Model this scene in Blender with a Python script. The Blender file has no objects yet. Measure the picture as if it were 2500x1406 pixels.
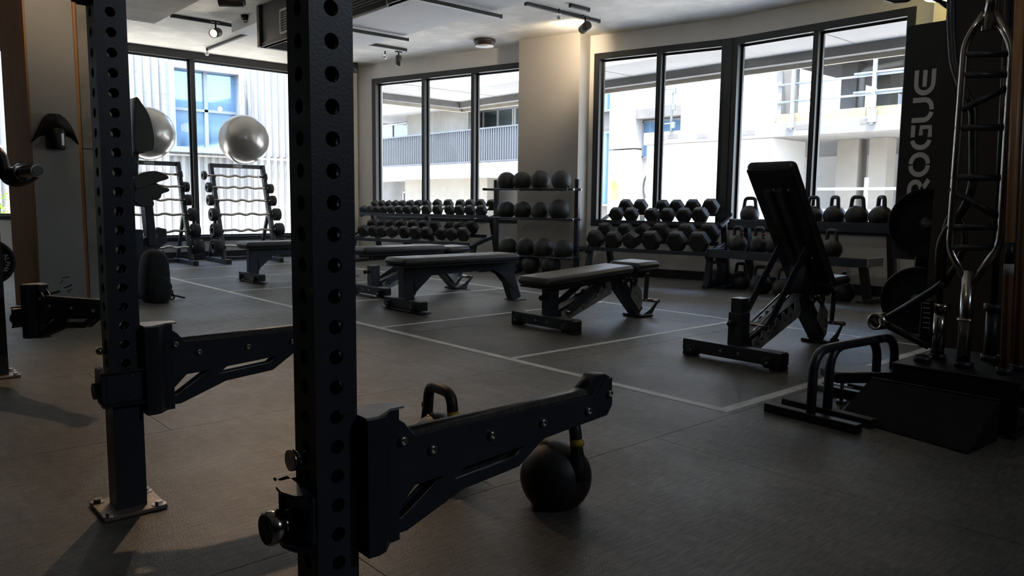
import bpy, bmesh, math, random
import numpy as np
from mathutils import Matrix, Vector
random.seed(4)
S = bpy.context.scene
COL = S.collection
# ------------------------------------------------------------------ camera
F = 1874.0; PITCH = math.radians(6.3355); ROLL = math.radians(.6356); YAW = math.radians(41.68); CH = .85
cp, sp, cr, sr = math.cos(PITCH), math.sin(PITCH), math.cos(ROLL), math.sin(ROLL)
RC = np.array([[cr, -sr, 0], [sr, cr, 0], [0, 0, 1]]) @ np.array([[1, 0, 0], [0, -sp, -cp], [0, cp, -sp]])
WB = np.array([[math.cos(YAW), math.sin(YAW), 0], [-math.sin(YAW), math.cos(YAW), 0], [0, 0, 1.]])
right, down, fwd = WB @ RC[0], WB @ RC[1], WB @ RC[2]
cd = bpy.data.cameras.new('camera'); cam = bpy.data.objects.new('camera', cd); COL.objects.link(cam)
cd.sensor_width = 36; cd.lens = F * 36 / 2500; cd.clip_start = .05; cd.clip_end = 300
m = Matrix.Identity(4)
for i in range(3):
    m[i][0] = right[i]; m[i][1] = -down[i]; m[i][2] = -fwd[i]
m[2][3] = CH
cam.matrix_world = m
S.camera = cam
CP = np.array([0, 0, CH])
def ray(x, y):
    return WB @ (RC.T @ np.array([(x - 1250) / F, (y - 703) / F, 1.]))
def atz(x, y, z=0.): d = ray(x, y); return Vector(CP + d * (z - CH) / d[2])
def atx(x, y, X): d = ray(x, y); return Vector(CP + d * X / d[0])
def aty(x, y, Y): d = ray(x, y); return Vector(CP + d * Y / d[1])
# ------------------------------------------------------------------ light and exposure
wd = bpy.data.worlds.new('sky'); S.world = wd; wd.use_nodes = True
wn = wd.node_tree.nodes; wl = wd.node_tree.links
bg = wn['Background']
sky = wn.new('ShaderNodeTexSky'); sky.sky_type = 'NISHITA'; sky.sun_disc = False
sky.sun_elevation = math.radians(70); sky.sun_rotation = math.radians(230); sky.air_density = 1.0; sky.dust_density = 2.5; sky.ozone_density = 1.0
wl.new(sky.outputs[0], bg.inputs[0]); bg.inputs[1].default_value = 1.3
sl = bpy.data.lights.new('sun', 'SUN'); sl.energy = 10.0; sl.angle = math.radians(.6); sl.color = (1, .955, .88)
so = bpy.data.objects.new('sun', sl); COL.objects.link(so)
so.rotation_euler = Vector((-.24, -.20, .95)).to_track_quat('Z', 'Y').to_euler(); so.location = (-20, -20, 40)
vs = S.view_settings; vs.view_transform = 'Standard'; vs.look = 'None'; vs.gamma = 1; vs.use_curve_mapping = False
vs.exposure = 1.0
S.cycles.max_bounces = 10; S.cycles.diffuse_bounces = 5; S.cycles.glossy_bounces = 4; S.cycles.transmission_bounces = 6; S.cycles.transparent_max_bounces = 12
S.cycles.caustics_reflective = False; S.cycles.caustics_refractive = False
S.cycles.sample_clamp_indirect = 4
# ------------------------------------------------------------------ materials
MATS = {}
def mat(name, col, rough=.6, metal=0., bump=None, var=None, spec=.5, emit=None, coat=0., vstretch=None):
    if name in MATS: return MATS[name]
    M = bpy.data.materials.new(name); M.use_nodes = True
    N = M.node_tree.nodes; L = M.node_tree.links; b = N['Principled BSDF']
    b.inputs['Base Color'].default_value = (*col, 1); b.inputs['Roughness'].default_value = rough
    b.inputs['Metallic'].default_value = metal; b.inputs['Specular IOR Level'].default_value = spec
    b.inputs['Coat Weight'].default_value = coat
    tc = N.new('ShaderNodeTexCoord')
    src = tc.outputs['Object']
    if vstretch:
        mp = N.new('ShaderNodeMapping'); mp.inputs['Scale'].default_value = vstretch; L.new(src, mp.inputs[0]); src = mp.outputs[0]
    if var:
        scale, col2, lo, hi = var
        n = N.new('ShaderNodeTexNoise'); n.inputs['Scale'].default_value = scale; n.inputs['Detail'].default_value = 6; n.inputs['Roughness'].default_value = .6
        L.new(src, n.inputs['Vector'])
        r = N.new('ShaderNodeValToRGB'); r.color_ramp.elements[0].position = lo; r.color_ramp.elements[1].position = hi
        r.color_ramp.elements[0].color = (*col, 1); r.color_ramp.elements[1].color = (*col2, 1)
        L.new(n.outputs['Fac'], r.inputs[0]); L.new(r.outputs[0], b.inputs['Base Color'])
    if bump:
        scale, dist = bump
        n = N.new('ShaderNodeTexNoise'); n.inputs['Scale'].default_value = scale; n.inputs['Detail'].default_value = 4
        L.new(src, n.inputs['Vector'])
        bp = N.new('ShaderNodeBump'); bp.inputs['Distance'].default_value = dist; bp.inputs['Strength'].default_value = .6
        L.new(n.outputs['Fac'], bp.inputs['Height']); L.new(bp.outputs[0], b.inputs['Normal'])
    if emit:
        b.inputs['Emission Color'].default_value = (*emit[0], 1); b.inputs['Emission Strength'].default_value = emit[1]
    MATS[name] = M; return M
mat('steel', (.026, .031, .043), .42, .0, bump=(180, .0006), var=(9, (.034, .040, .054), .4, .7))
mat('steel2', (.024, .028, .038), .38, .0, bump=(150, .0005))
mat('blacksteel', (.008, .008, .009), .45, .0)
mat('chrome', (.62, .60, .57), .16, 1., var=(30, (.5, .48, .45), .4, .7))
mat('raw_steel', (.55, .52, .47), .25, 1., var=(24, (.38, .35, .32), .35, .7))
mat('bolt', (.55, .53, .5), .3, 1.)
mat('silverplate', (.40, .41, .42), .38, .25, var=(14, (.32, .33, .34), .4, .7))
mat('plate_steel', (.42, .36, .31), .42, .7, var=(12, (.25, .22, .20), .4, .7))
mat('vinyl', (.034, .035, .036), .38, bump=(90, .001), var=(5, (.044, .045, .045), .4, .7))
mat('blackrubber', (.006, .006, .006), .8, spec=.3); mat('rubber', (.014, .014, .015), .62, bump=(120, .0006))
mat('slam', (.016, .017, .017), .55, bump=(60, .003), var=(8, (.024, .024, .023), .4, .7))
mat('kettle', (.013, .014, .016), .5, bump=(200, .0006), var=(10, (.02, .02, .021), .4, .7))
mat('wood_liner', (.07, .062, .055), .45, bump=(60, .001), var=(18, (.13, .12, .105), .4, .65), vstretch=(6, 1, 1))
mat('yellow', (.55, .40, .03), .5); mat('gold', (.62, .42, .22), .35, .6); mat('redband', (.22, .02, .02), .5)
mat('silverball', (.33, .32, .31), .27, .55, bump=(40, .0006), var=(3, (.40, .39, .37), .4, .6))
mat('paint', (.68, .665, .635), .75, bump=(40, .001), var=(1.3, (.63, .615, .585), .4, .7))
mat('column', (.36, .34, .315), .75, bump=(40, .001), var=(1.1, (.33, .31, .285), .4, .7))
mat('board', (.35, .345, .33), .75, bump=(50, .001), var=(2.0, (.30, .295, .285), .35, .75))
mat('ceilcon', (.66, .65, .60), .8, bump=(7, .012), var=(3.2, (.82, .80, .74), .46, .68))
mat('drop', (.66, .67, .68), .75, bump=(6, .003), var=(2, (.61, .62, .63), .4, .7))
mat('bulkhead', (.24, .235, .22), .8, bump=(9, .006), var=(4, (.30, .29, .27), .4, .7))
mat('concrete', (.23, .215, .19), .85, bump=(30, .006), var=(5, (.36, .34, .31), .35, .7))
mat('woodpanel', (.40, .205, .095), .85, spec=.1, var=(3.5, (.50, .27, .135), .3, .7), vstretch=(9, 9, .6), bump=(30, .0006))
mat('dowel', (.30, .15, .07), .4, var=(8, (.42, .23, .11), .3, .7), vstretch=(5, 5, .4))
mat('frame', (.010, .011, .012), .4); mat('baseb', (.010, .010, .011), .6)
mat('line', (.82, .82, .80), .5, bump=(60, .0005), var=(14, (.66, .66, .65), .4, .62))
mat('darkwall', (.022, .018, .015), .8, bump=(30, .001))
mat('letter', (.60, .59, .57), .55)
mat('white_plate', (.62, .62, .60), .5)
mat('bronze', (.035, .028, .025), .5); mat('opal', (.85, .86, .85), .35)
mat('bag', (.010, .010, .011), .8, bump=(60, .003))
mat('tag', (.42, .42, .42), .6)
mat('skirt', (.30, .29, .27), .8)
# exterior
mat('white_render', (0.326, 0.324, 0.316), .8, bump=(30, .002), var=(1.2, (0.295, 0.292, 0.285), .4, .75))
mat('ext_concrete', (0.126, 0.123, 0.116), .85, bump=(20, .003), var=(1.6, (0.095, 0.093, 0.088), .35, .7))
mat('warm_concrete', (0.156, 0.146, 0.124), .85, bump=(20, .003), var=(1.3, (0.129, 0.121, 0.105), .35, .7))
mat('grey_conc', (0.072, 0.070, 0.066), .85, bump=(20, .003), var=(2.5, (0.102, 0.099, 0.093), .35, .7))
mat('corr', (.135, .14, .138), .6, var=(1.1, (.20, .206, .20), .35, .7), vstretch=(3, 3, .35), bump=(12, .004))
mat('slat', (.035, .040, .046), .6); mat('ext_frame', (.13, .15, .18), .5); mat('pale_frame', (0.325, 0.338, 0.345), .5)
mat('galv', (0.150, 0.178, 0.200), .45, .3, var=(9, (0.196, 0.221, 0.239), .4, .7)); mat('timber', (0.144, 0.110, 0.063), .7, var=(6, (0.173, 0.144, 0.098), .35, .7), vstretch=(1, .4, 3))
mat('scaff', (.10, .115, .12), .5, .3); mat('street', (.72, .70, .66), .9, var=(1.0, (.64, .62, .58), .4, .7))
mat('soffit', (0.184, 0.184, 0.181), .8, var=(.8, (0.169, 0.169, 0.166), .4, .7), bump=(10, .001))
mat('formply', (0.191, 0.166, 0.123), .7, var=(5, (0.228, 0.210, 0.170), .4, .7))
mat('hivis_green', (.25, .62, .05), .6); mat('hivis_orange', (.85, .22, .03), .6)
mat('leaf', (.16, .30, .03), .6, var=(12, (.34, .48, .05), .4, .7)); mat('bark', (.05, .04, .03), .9)
mat('darkglass', (.05, .07, .075), .08, spec=.8); mat('blueglass', (.12, .22, .34), .04, .55)
def glass_mat():
    M = bpy.data.materials.new('window_glass'); M.use_nodes = True
    N = M.node_tree.nodes; L = M.node_tree.links; N.remove(N['Principled BSDF'])
    t = N.new('ShaderNodeBsdfTransparent'); t.inputs[0].default_value = (.93, .95, .94, 1)
    g = N.new('ShaderNodeBsdfGlossy'); g.inputs['Roughness'].default_value = .01
    lw = N.new('ShaderNodeLayerWeight'); lw.inputs[0].default_value = .5
    pw = N.new('ShaderNodeMath'); pw.operation = 'POWER'; pw.inputs[1].default_value = 5; L.new(lw.outputs['Facing'], pw.inputs[0])
    f = N.new('ShaderNodeMath'); f.operation = 'MULTIPLY_ADD'; f.inputs[1].default_value = .9; f.inputs[2].default_value = .05; L.new(pw.outputs[0], f.inputs[0])
    x = N.new('ShaderNodeMixShader'); L.new(f.outputs[0], x.inputs[0]); L.new(t.outputs[0], x.inputs[1]); L.new(g.outputs[0], x.inputs[2])
    L.new(x.outputs[0], N['Material Output'].inputs[0]); MATS['glass'] = M
    b = bpy.data.materials.new('bulb_glass'); b.use_nodes = True
    p = b.node_tree.nodes['Principled BSDF']; p.inputs['Base Color'].default_value = (.9, .9, .9, 1); p.inputs['Roughness'].default_value = .08; p.inputs['Transmission Weight'].default_value = .6
    MATS['bulb'] = b
glass_mat()
def floor_mat():
    M = bpy.data.materials.new('rubber_floor'); M.use_nodes = True; MATS['floor'] = M
    N = M.node_tree.nodes; L = M.node_tree.links; b = N['Principled BSDF']
    g = N.new('ShaderNodeNewGeometry')
    def noise(scale, det, sc=None, rot=0, rough=.6):
        src = g.outputs['Position']
        if sc:
            mp = N.new('ShaderNodeMapping'); mp.inputs['Scale'].default_value = sc; mp.inputs['Rotation'].default_value = (0, 0, rot); L.new(src, mp.inputs[0]); src = mp.outputs[0]
        n = N.new('ShaderNodeTexNoise'); n.inputs['Scale'].default_value = scale; n.inputs['Detail'].default_value = det; n.inputs['Roughness'].default_value = rough
        L.new(src, n.inputs['Vector']); return n.outputs['Fac']
    def ramp(fac, a, bb, ca, cb):
        r = N.new('ShaderNodeValToRGB'); r.color_ramp.elements[0].position = a; r.color_ramp.elements[1].position = bb
        r.color_ramp.elements[0].color = (*ca, 1); r.color_ramp.elements[1].color = (*cb, 1); L.new(fac, r.inputs[0]); return r.outputs[0]
    def mix(f, a, c, mode='MIX'):
        x = N.new('ShaderNodeMix'); x.data_type = 'RGBA'; x.blend_type = mode
        if isinstance(f, float): x.inputs[0].default_value = f
        else: L.new(f, x.inputs[0])
        L.new(a, x.inputs[6]); L.new(c, x.inputs[7]); return x.outputs[2]
    big = ramp(noise(1.1, 5), .35, .7, (.084, .079, .070), (.150, .141, .125))
    scr = ramp(noise(16, 8, (1, 7, 1), .62), .35, .72, (.50, .50, .50), (1.6, 1.57, 1.52))
    scr2 = ramp(noise(5, 8, (5, 1, 1), .25, .75), .35, .72, (.7, .7, .7), (1.3, 1.3, 1.3))
    c = mix(1.0, big, scr, 'MULTIPLY'); c = mix(1.0, c, scr2, 'MULTIPLY')
    sp_ = ramp(noise(230, 2, rough=.5), .64, .70, (0, 0, 0), (1, 1, 1))
    gr = N.new('ShaderNodeRGB'); gr.outputs[0].default_value = (.20, .195, .18, 1)
    c = mix(sp_, c, gr.outputs[0]); L.new(c, b.inputs['Base Color'])
    rr = ramp(noise(2.0, 6), .3, .75, (.40, .40, .40), (.56, .56, .56)); L.new(rr, b.inputs['Roughness'])
    bp = N.new('ShaderNodeBump'); bp.inputs['Distance'].default_value = .0025; bp.inputs['Strength'].default_value = .5
    L.new(noise(160, 4), bp.inputs['Height']); L.new(bp.outputs[0], b.inputs['Normal'])
    b.inputs['Specular IOR Level'].default_value = .5
floor_mat()
# ------------------------------------------------------------------ mesh helpers
class MB:
    def __init__(s): s.v = []; s.f = []; s.sm = []
    def add(s, vs, fs, smooth=False, M=None):
        n = len(s.v)
        for p in vs:
            p = Vector(p)
            s.v.append(tuple(M @ p) if M is not None else tuple(p))
        for f in fs: s.f.append(tuple(i + n for i in f)); s.sm.append(smooth)
        return s
    def box(s, c, d, b=0., M=None):
        x, y, z = d[0] / 2, d[1] / 2, d[2] / 2; c = Vector(c)
        if b <= 0:
            vs = [c + Vector((i * x, j * y, k * z)) for i in (-1, 1) for j in (-1, 1) for k in (-1, 1)]
            return s.add(vs, [(0, 1, 3, 2), (4, 6, 7, 5), (0, 4, 5, 1), (2, 3, 7, 6), (0, 2, 6, 4), (1, 5, 7, 3)], False, M)
        b = min(b, x * .95, y * .95, z * .95); vs = []; idx = {}
        for i in (-1, 1):
            for j in (-1, 1):
                for k in (-1, 1):
                    for a in range(3):
                        e = [x - b, y - b, z - b]; e[a] += b
                        idx[(i, j, k, a)] = len(vs); vs.append(c + Vector((i * e[0], j * e[1], k * e[2])))
        fs = []; g = lambda i, j, k, a: idx[(i, j, k, a)]
        for i in (-1, 1):
            fs += [[g(i, -1, -1, 0), g(i, 1, -1, 0), g(i, 1, 1, 0), g(i, -1, 1, 0)][::i], [g(-1, i, -1, 1), g(-1, i, 1, 1), g(1, i, 1, 1), g(1, i, -1, 1)][::i], [g(-1, -1, i, 2), g(1, -1, i, 2), g(1, 1, i, 2), g(-1, 1, i, 2)][::i]]
        for i in (-1, 1):
            for j in (-1, 1):
                fs.append([g(i, j, -1, 0), g(i, j, -1, 1), g(i, j, 1, 1), g(i, j, 1, 0)])
                fs.append([g(i, -1, j, 0), g(i, 1, j, 0), g(i, 1, j, 2), g(i, -1, j, 2)])
                fs.append([g(-1, i, j, 1), g(1, i, j, 1), g(1, i, j, 2), g(-1, i, j, 2)])
                for k in (-1, 1): fs.append([g(i, j, k, 0), g(i, j, k, 1), g(i, j, k, 2)])
        return s.add(vs, fs, False, M)
    def lathe(s, prof, seg=24, M=None, smooth=True):      # profile of (r, z) about local z
        vs = []; fs = []
        for r, z in prof:
            for i in range(seg):
                a = 2 * math.pi * i / seg; vs.append((r * math.cos(a), r * math.sin(a), z))
        for j in range(len(prof) - 1):
            for i in range(seg):
                k = (i + 1) % seg; fs.append((j * seg + i, j * seg + k, (j + 1) * seg + k, (j + 1) * seg + i))
        n = len(s.v)
        s.add(vs, fs, smooth, M)
        for j, flip in ((0, 1), (len(prof) - 1, 0)):
            if prof[j][0] > 1e-5:
                l = [n + j * seg + i for i in range(seg)]
                s.f.append(tuple(l[::-1] if flip else l)); s.sm.append(False)
        return s
    def cyl(s, p0, p1, r, r1=None, seg=20, smooth=True):
        p0, p1 = Vector(p0), Vector(p1); d = p1 - p0
        M = Matrix.Translation(p0) @ d.to_track_quat('Z', 'Y').to_matrix().to_4x4()
        return s.lathe([(r, 0), (r if r1 is None else r1, d.length)], seg, M, smooth)
    def sphere(s, c, r, seg=28, rings=16, sc=(1, 1, 1)):
        prof = [(r * math.sin(math.pi * i / rings) if 0 < i < rings else 1e-6, -r * math.cos(math.pi * i / rings)) for i in range(rings + 1)]
        return s.lathe(prof, seg, Matrix.Translation(c) @ Matrix.Diagonal((*sc, 1)))
    def tube(s, pts, r, seg=12, closed=False, caps=True):
        P = [Vector(p) for p in pts]; n = len(P); rs = r if isinstance(r, (list, tuple)) else [r] * n
        T = []
        for i in range(n):
            a = P[(i - 1) % n] if closed or i > 0 else P[i]; b = P[(i + 1) % n] if closed or i < n - 1 else P[i]
            T.append((b - a).normalized())
        up = Vector((0, 0, 1)) if abs(T[0].z) < .9 else Vector((1, 0, 0))
        u = (up - T[0] * up.dot(T[0])).normalized(); vs = []
        for i in range(n):
            u = (u - T[i] * u.dot(T[i])).normalized(); w = T[i].cross(u)
            for k in range(seg):
                a = 2 * math.pi * k / seg; vs.append(P[i] + (u * math.cos(a) + w * math.sin(a)) * rs[i])
        fs = []
        for i in range(n if closed else n - 1):
            j = (i + 1) % n
            for k in range(seg):
                l = (k + 1) % seg; fs.append((i * seg + k, i * seg + l, j * seg + l, j * seg + k))
        n0 = len(s.v); s.add(vs, fs, True)
        if not closed and caps:
            s.f.append(tuple(n0 + k for k in range(seg))[::-1]); s.sm.append(False)
            s.f.append(tuple(n0 + (n - 1) * seg + k for k in range(seg))); s.sm.append(False)
        return s
    def prism(s, poly, h, M=None, z0=0.):                   # convex or simple polygon in xy, extruded in z
        n = len(poly); vs = [(x, y, z0) for x, y in poly] + [(x, y, z0 + h) for x, y in poly]
        fs = [tuple(range(n))[::-1], tuple(range(n, 2 * n))] + [(i, (i + 1) % n, n + (i + 1) % n, n + i) for i in range(n)]
        return s.add(vs, fs, False, M)
    def beam(s, p0, p1, w, h, b=.003, up=(0, 0, 1)):         # rectangular tube from p0 to p1
        p0, p1 = Vector(p0), Vector(p1); d = p1 - p0; L = d.length; x = d.normalized(); up = Vector(up)
        if abs(x.dot(up)) > .98: up = Vector((1, 0, 0))
        y = up.cross(x).normalized(); z = x.cross(y)
        M = Matrix(((x.x, y.x, z.x, 0), (x.y, y.y, z.y, 0), (x.z, y.z, z.z, 0), (0, 0, 0, 1))); M = Matrix.Translation((p0 + p1) / 2) @ M
        return s.box((0, 0, 0), (L, w, h), b, M)
    def mesh(s, name='m'):
        me = bpy.data.meshes.new(name); me.from_pydata(s.v, [], s.f); me.update()
        me.polygons.foreach_set('use_smooth', s.sm)
        bm = bmesh.new(); bm.from_mesh(me); bmesh.ops.recalc_face_normals(bm, faces=bm.faces); bm.to_mesh(me); bm.free()
        return me
def fillet(pts, r, n=5):
    P = [Vector(p) for p in pts]; out = [P[0]]
    for i in range(1, len(P) - 1):
        a, b, c = P[i - 1], P[i], P[i + 1]; rr = min(r, (a - b).length * .49, (c - b).length * .49)
        p = b + (a - b).normalized() * rr; q = b + (c - b).normalized() * rr
        for k in range(n + 1):
            t = k / n; out.append(p * (1 - t) ** 2 + b * 2 * t * (1 - t) + q * t * t)
    out.append(P[-1]); return out
def plate_mesh(loops, th, bev=0.):
    """flat plate with holes: loops of (x, y); thickness th centred on z = 0"""
    cu = bpy.data.curves.new('c', 'CURVE'); cu.dimensions = '2D'; cu.fill_mode = 'BOTH'; cu.extrude = th / 2 - bev; cu.bevel_depth = bev; cu.bevel_resolution = 0
    for lp in loops:
        sp_ = cu.splines.new('POLY'); sp_.points.add(len(lp) - 1)
        for i, p in enumerate(lp): sp_.points[i].co = (p[0], p[1], 0, 1)
        sp_.use_cyclic_u = True
    o = bpy.data.objects.new('tmp', cu); COL.objects.link(o)
    dg = bpy.context.evaluated_depsgraph_get(); dg.update()
    me = bpy.data.meshes.new_from_object(o.evaluated_get(dg)); bpy.data.objects.remove(o); bpy.data.curves.remove(cu)
    me.materials.clear(); return me
def text_mesh(body, size, th=.0015, align='CENTER'):
    cu = bpy.data.curves.new('t', 'FONT'); cu.body = body; cu.size = size; cu.extrude = th / 2; cu.align_x = align; cu.align_y = 'CENTER'; cu.resolution_u = 3
    o = bpy.data.objects.new('tmp', cu); COL.objects.link(o)
    dg = bpy.context.evaluated_depsgraph_get(); dg.update()
    me = bpy.data.meshes.new_from_object(o.evaluated_get(dg)); bpy.data.objects.remove(o); bpy.data.curves.remove(cu)
    me.materials.clear(); return me
def circ(cx, cy, r, n=14, a0=0): return [(cx + r * math.cos(a0 + 2 * math.pi * i / n), cy + r * math.sin(a0 + 2 * math.pi * i / n)) for i in range(n)]
def empty(name, label, cat, loc=(0, 0, 0), rz=0., group=None):
    o = bpy.data.objects.new(name, None); COL.objects.link(o); o.empty_display_size = .05
    o.location = loc; o.rotation_euler = (0, 0, rz); o['label'] = label; o['category'] = cat
    if group: o['group'] = group
    return o
def obj(name, me, m, parent=None, M=None, label=None):
    if isinstance(me, MB): me = me.mesh(name)
    if not me.materials: me.materials.append(MATS[m])
    o = bpy.data.objects.new(name, me); COL.objects.link(o)
    if parent is not None: o.parent = parent
    if M is not None: o.matrix_local = M
    if label: o['label'] = label
    return o
def tag(o, label, cat, group=None):
    o['label'] = label; o['category'] = cat
    if group: o['group'] = group
    return o
def struct(name, me, m, M=None):
    o = obj(name, me, m, None, M); o['kind'] = 'structure'; return o
def sempty(name):
    o = bpy.data.objects.new(name, None); COL.objects.link(o); o['kind'] = 'structure'; return o
def dup(root, label, loc, rz=0., M=None, group=None):
    r = root.copy(); COL.objects.link(r)
    if M is not None: r.matrix_world = M
    else: r.location = loc; r.rotation_euler = (0, 0, rz)
    r['label'] = label
    if group: r['group'] = group
    for ch in list(root.children):
        c = ch.copy(); COL.objects.link(c); c.parent = r
        for g in list(ch.children):
            d = g.copy(); COL.objects.link(d); d.parent = c
    return r
T = Matrix.Translation
def RX(a): return Matrix.Rotation(math.radians(a), 4, 'X')
def RY(a): return Matrix.Rotation(math.radians(a), 4, 'Y')
def RZ(a): return Matrix.Rotation(math.radians(a), 4, 'Z')
XZ = RX(90)      # local xy plane -> world xz plane (extrusion along y)
# ------------------------------------------------------------------ room shell
A = math.radians(13.74); WN = Vector((math.cos(A), math.sin(A), 0)); WT = Vector((-math.sin(A), math.cos(A), 0)); WD = 8.35
def wp(s, e, z=0.): p = WN * (WD - e) + WT * s; return Vector((p.x, p.y, z))
MW = Matrix(((WT.x, -WN.x, 0, WN.x * WD), (WT.y, -WN.y, 0, WN.y * WD), (0, 0, 1, 0), (0, 0, 0, 1)))   # local (s, e, z)
CEIL = 2.855; HEAD = 2.64; SILL = .58; S0 = 2.923; X4 = 7.415
fl = struct('floor', MB().box((1.7, 3.5, -.06), (11.8, 16.4, .10)), 'rubber')
ys = [-4.6, -3.2, -1.9, -.64, .45, 1.69, 2.9, 4.12, 5.34, 6.56, 7.78, 9.0, 10.22, 11.44]; xs = [-4.0, -1.5, .9, 2.217, 4.6, 7.6]
for j in range(len(ys) - 1):
    off = 0. if j % 2 == 0 else .55
    xx = [-4.0] + [x + off for x in xs[1:-1]] + [7.55]
    for i in range(len(xx) - 1):
        if ys[j] < -2: continue
        x0, x1, y0, y1 = xx[i] + .0012, xx[i + 1] - .0012, ys[j] + .0012, ys[j + 1] - .0012
        obj('rubber_mat', MB().box(((x0 + x1) / 2, (y0 + y1) / 2, -.005), (x1 - x0, y1 - y0, .01)), 'floor', fl)
XA = 2.742
def line(x0, y0, x1, y1): return MB().box(((x0 + x1) / 2, (y0 + y1) / 2, .0006), (x1 - x0, y1 - y0, .0012))
obj('painted_line', line(XA - .024, 1.715, XA + .024, 9.9), 'line', fl)
q = atz(548, 748); obj('painted_line', line(q.x - .07, q.y - .012, q.x + .09, q.y + .012), 'tag', fl)
obj('painted_line', line(4.985, 1.755, 5.02, 9.9), 'line', fl)
for y, w in ((1.742, .027), (3.095, .02), (4.425, .018), (5.74, .018), (7.06, .018), (8.4, .016), (9.75, .016)):
    obj('painted_line', line(XA + .024, y - w, 4.985, y + w), 'line', fl)
struct('ceiling', MB().box((2.2, 3.2, CEIL + .15), (13.0, 16.2, .30)), 'ceilcon')
# lower gypsum ceiling panel and darker concrete drop
struct('trim_1', MB().box((4.32, 6.88, CEIL - .06), (1.50, 3.94, .12), .004), 'drop')
struct('trim_2', MB().box((.37, 6.2, CEIL - .077), (4.74, 5.3, .154), .004), 'bulkhead')
# right wall (window wall W, canted)
def wbox(s0, s1, e0, e1, z0, z1, b=0.): return MB().box(((s0 + s1) / 2, (e0 + e1) / 2, (z0 + z1) / 2), (abs(s1 - s0), abs(e1 - e0), z1 - z0), b)
wr = MB()
def wadd(mb, s0, s1, e0, e1, z0, z1, b=0.): mb.box(((s0 + s1) / 2, (e0 + e1) / 2, (z0 + z1) / 2), (abs(s1 - s0), abs(e1 - e0), z1 - z0), b)
wadd(wr, S0, 9.2, -.22, 0, -.3, SILL); wadd(wr, S0, 9.2, -.22, 0, HEAD, CEIL + .1)
wadd(wr, 4.588, 5.40, -.22, 0, SILL, HEAD); wadd(wr, 8.307, 9.2, -.22, 0, SILL, HEAD)
struct('wall_right', wr, 'paint', MW)
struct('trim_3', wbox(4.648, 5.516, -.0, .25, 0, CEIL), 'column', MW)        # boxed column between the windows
wk = MB(); y0, y1 = 1.2, wp(S0, 0).y + .02
wk.box((X4 + .11, (y0 + y1) / 2, (SILL - .3) / 2), (.22, y1 - y0, SILL + .3)); wk.box((X4 + .11, (y0 + y1) / 2, (HEAD + CEIL + .1) / 2), (.22, y1 - y0, CEIL + .1 - HEAD)); wk.box((X4 + .11, (y0 + 2.92) / 2, (SILL + HEAD) / 2), (.22, 2.92 - y0, HEAD - SILL))
struct('wall_right_near', wk, 'paint')
struct('trim_4', MB().box((X4 - .1, 2.55, CEIL / 2), (.2, .30, CEIL)), 'paint')
struct('baseboard_right', wbox(S0 + .01, 4.62, 0, .014, 0, .10), 'baseb', MW); struct('baseboard_right_far', wbox(5.53, 8.6, 0, .014, 0, .10), 'baseb', MW)
struct('baseboard_right_near', MB().box((X4 - .008, 3.8, .05), (.014, 2.0, .10)), 'baseb')
# back wall with the tall windows (W1) along x at Y = 11
YB = 11.0; B0, B1, BS, BH = 2.15, 5.47, .27, 2.80
wb = MB()
wb.box((.8, YB + .12, .02), (13, .22, .5 + .0)) if False else None
def bb(x0, x1, z0, z1): wb.box(((x0 + x1) / 2, YB + .12, (z0 + z1) / 2), (x1 - x0, .22, z1 - z0))
bb(-4.2, -.4, -.3, CEIL + .1); bb(-.4, B0 - .3, -.3, .60); bb(-.4, B0 - .3, 2.66, CEIL + .1); bb(B0 - .3, B0, -.3, CEIL + .1)
bb(B0, B1, -.3, BS); bb(B0, B1, BH, CEIL + .1); bb(B1, 6.3, -.3, CEIL + .1)
struct('wall_back', wb, 'paint')
struct('baseboard_back', MB().box((3.8, YB - .005, .06), (3.7, .016, .12)), 'baseb')
struct('trim_5', MB().box((5.84, 10.62, CEIL / 2), (.40, .62, CEIL)), 'paint')
struct('wall_left', MB().box((-4.15, 3.2, 1.4), (.2, 16.2, 3.2)), 'darkwall')
struct('wall_front', MB().box((1.7, -4.75, 1.4), (11.9, .2, 3.2)), 'darkwall')
struct('wall_side', MB().box((X4 + .11, -1.8, 1.4), (.22, 6.1, 3.2)), 'darkwall')
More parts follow.
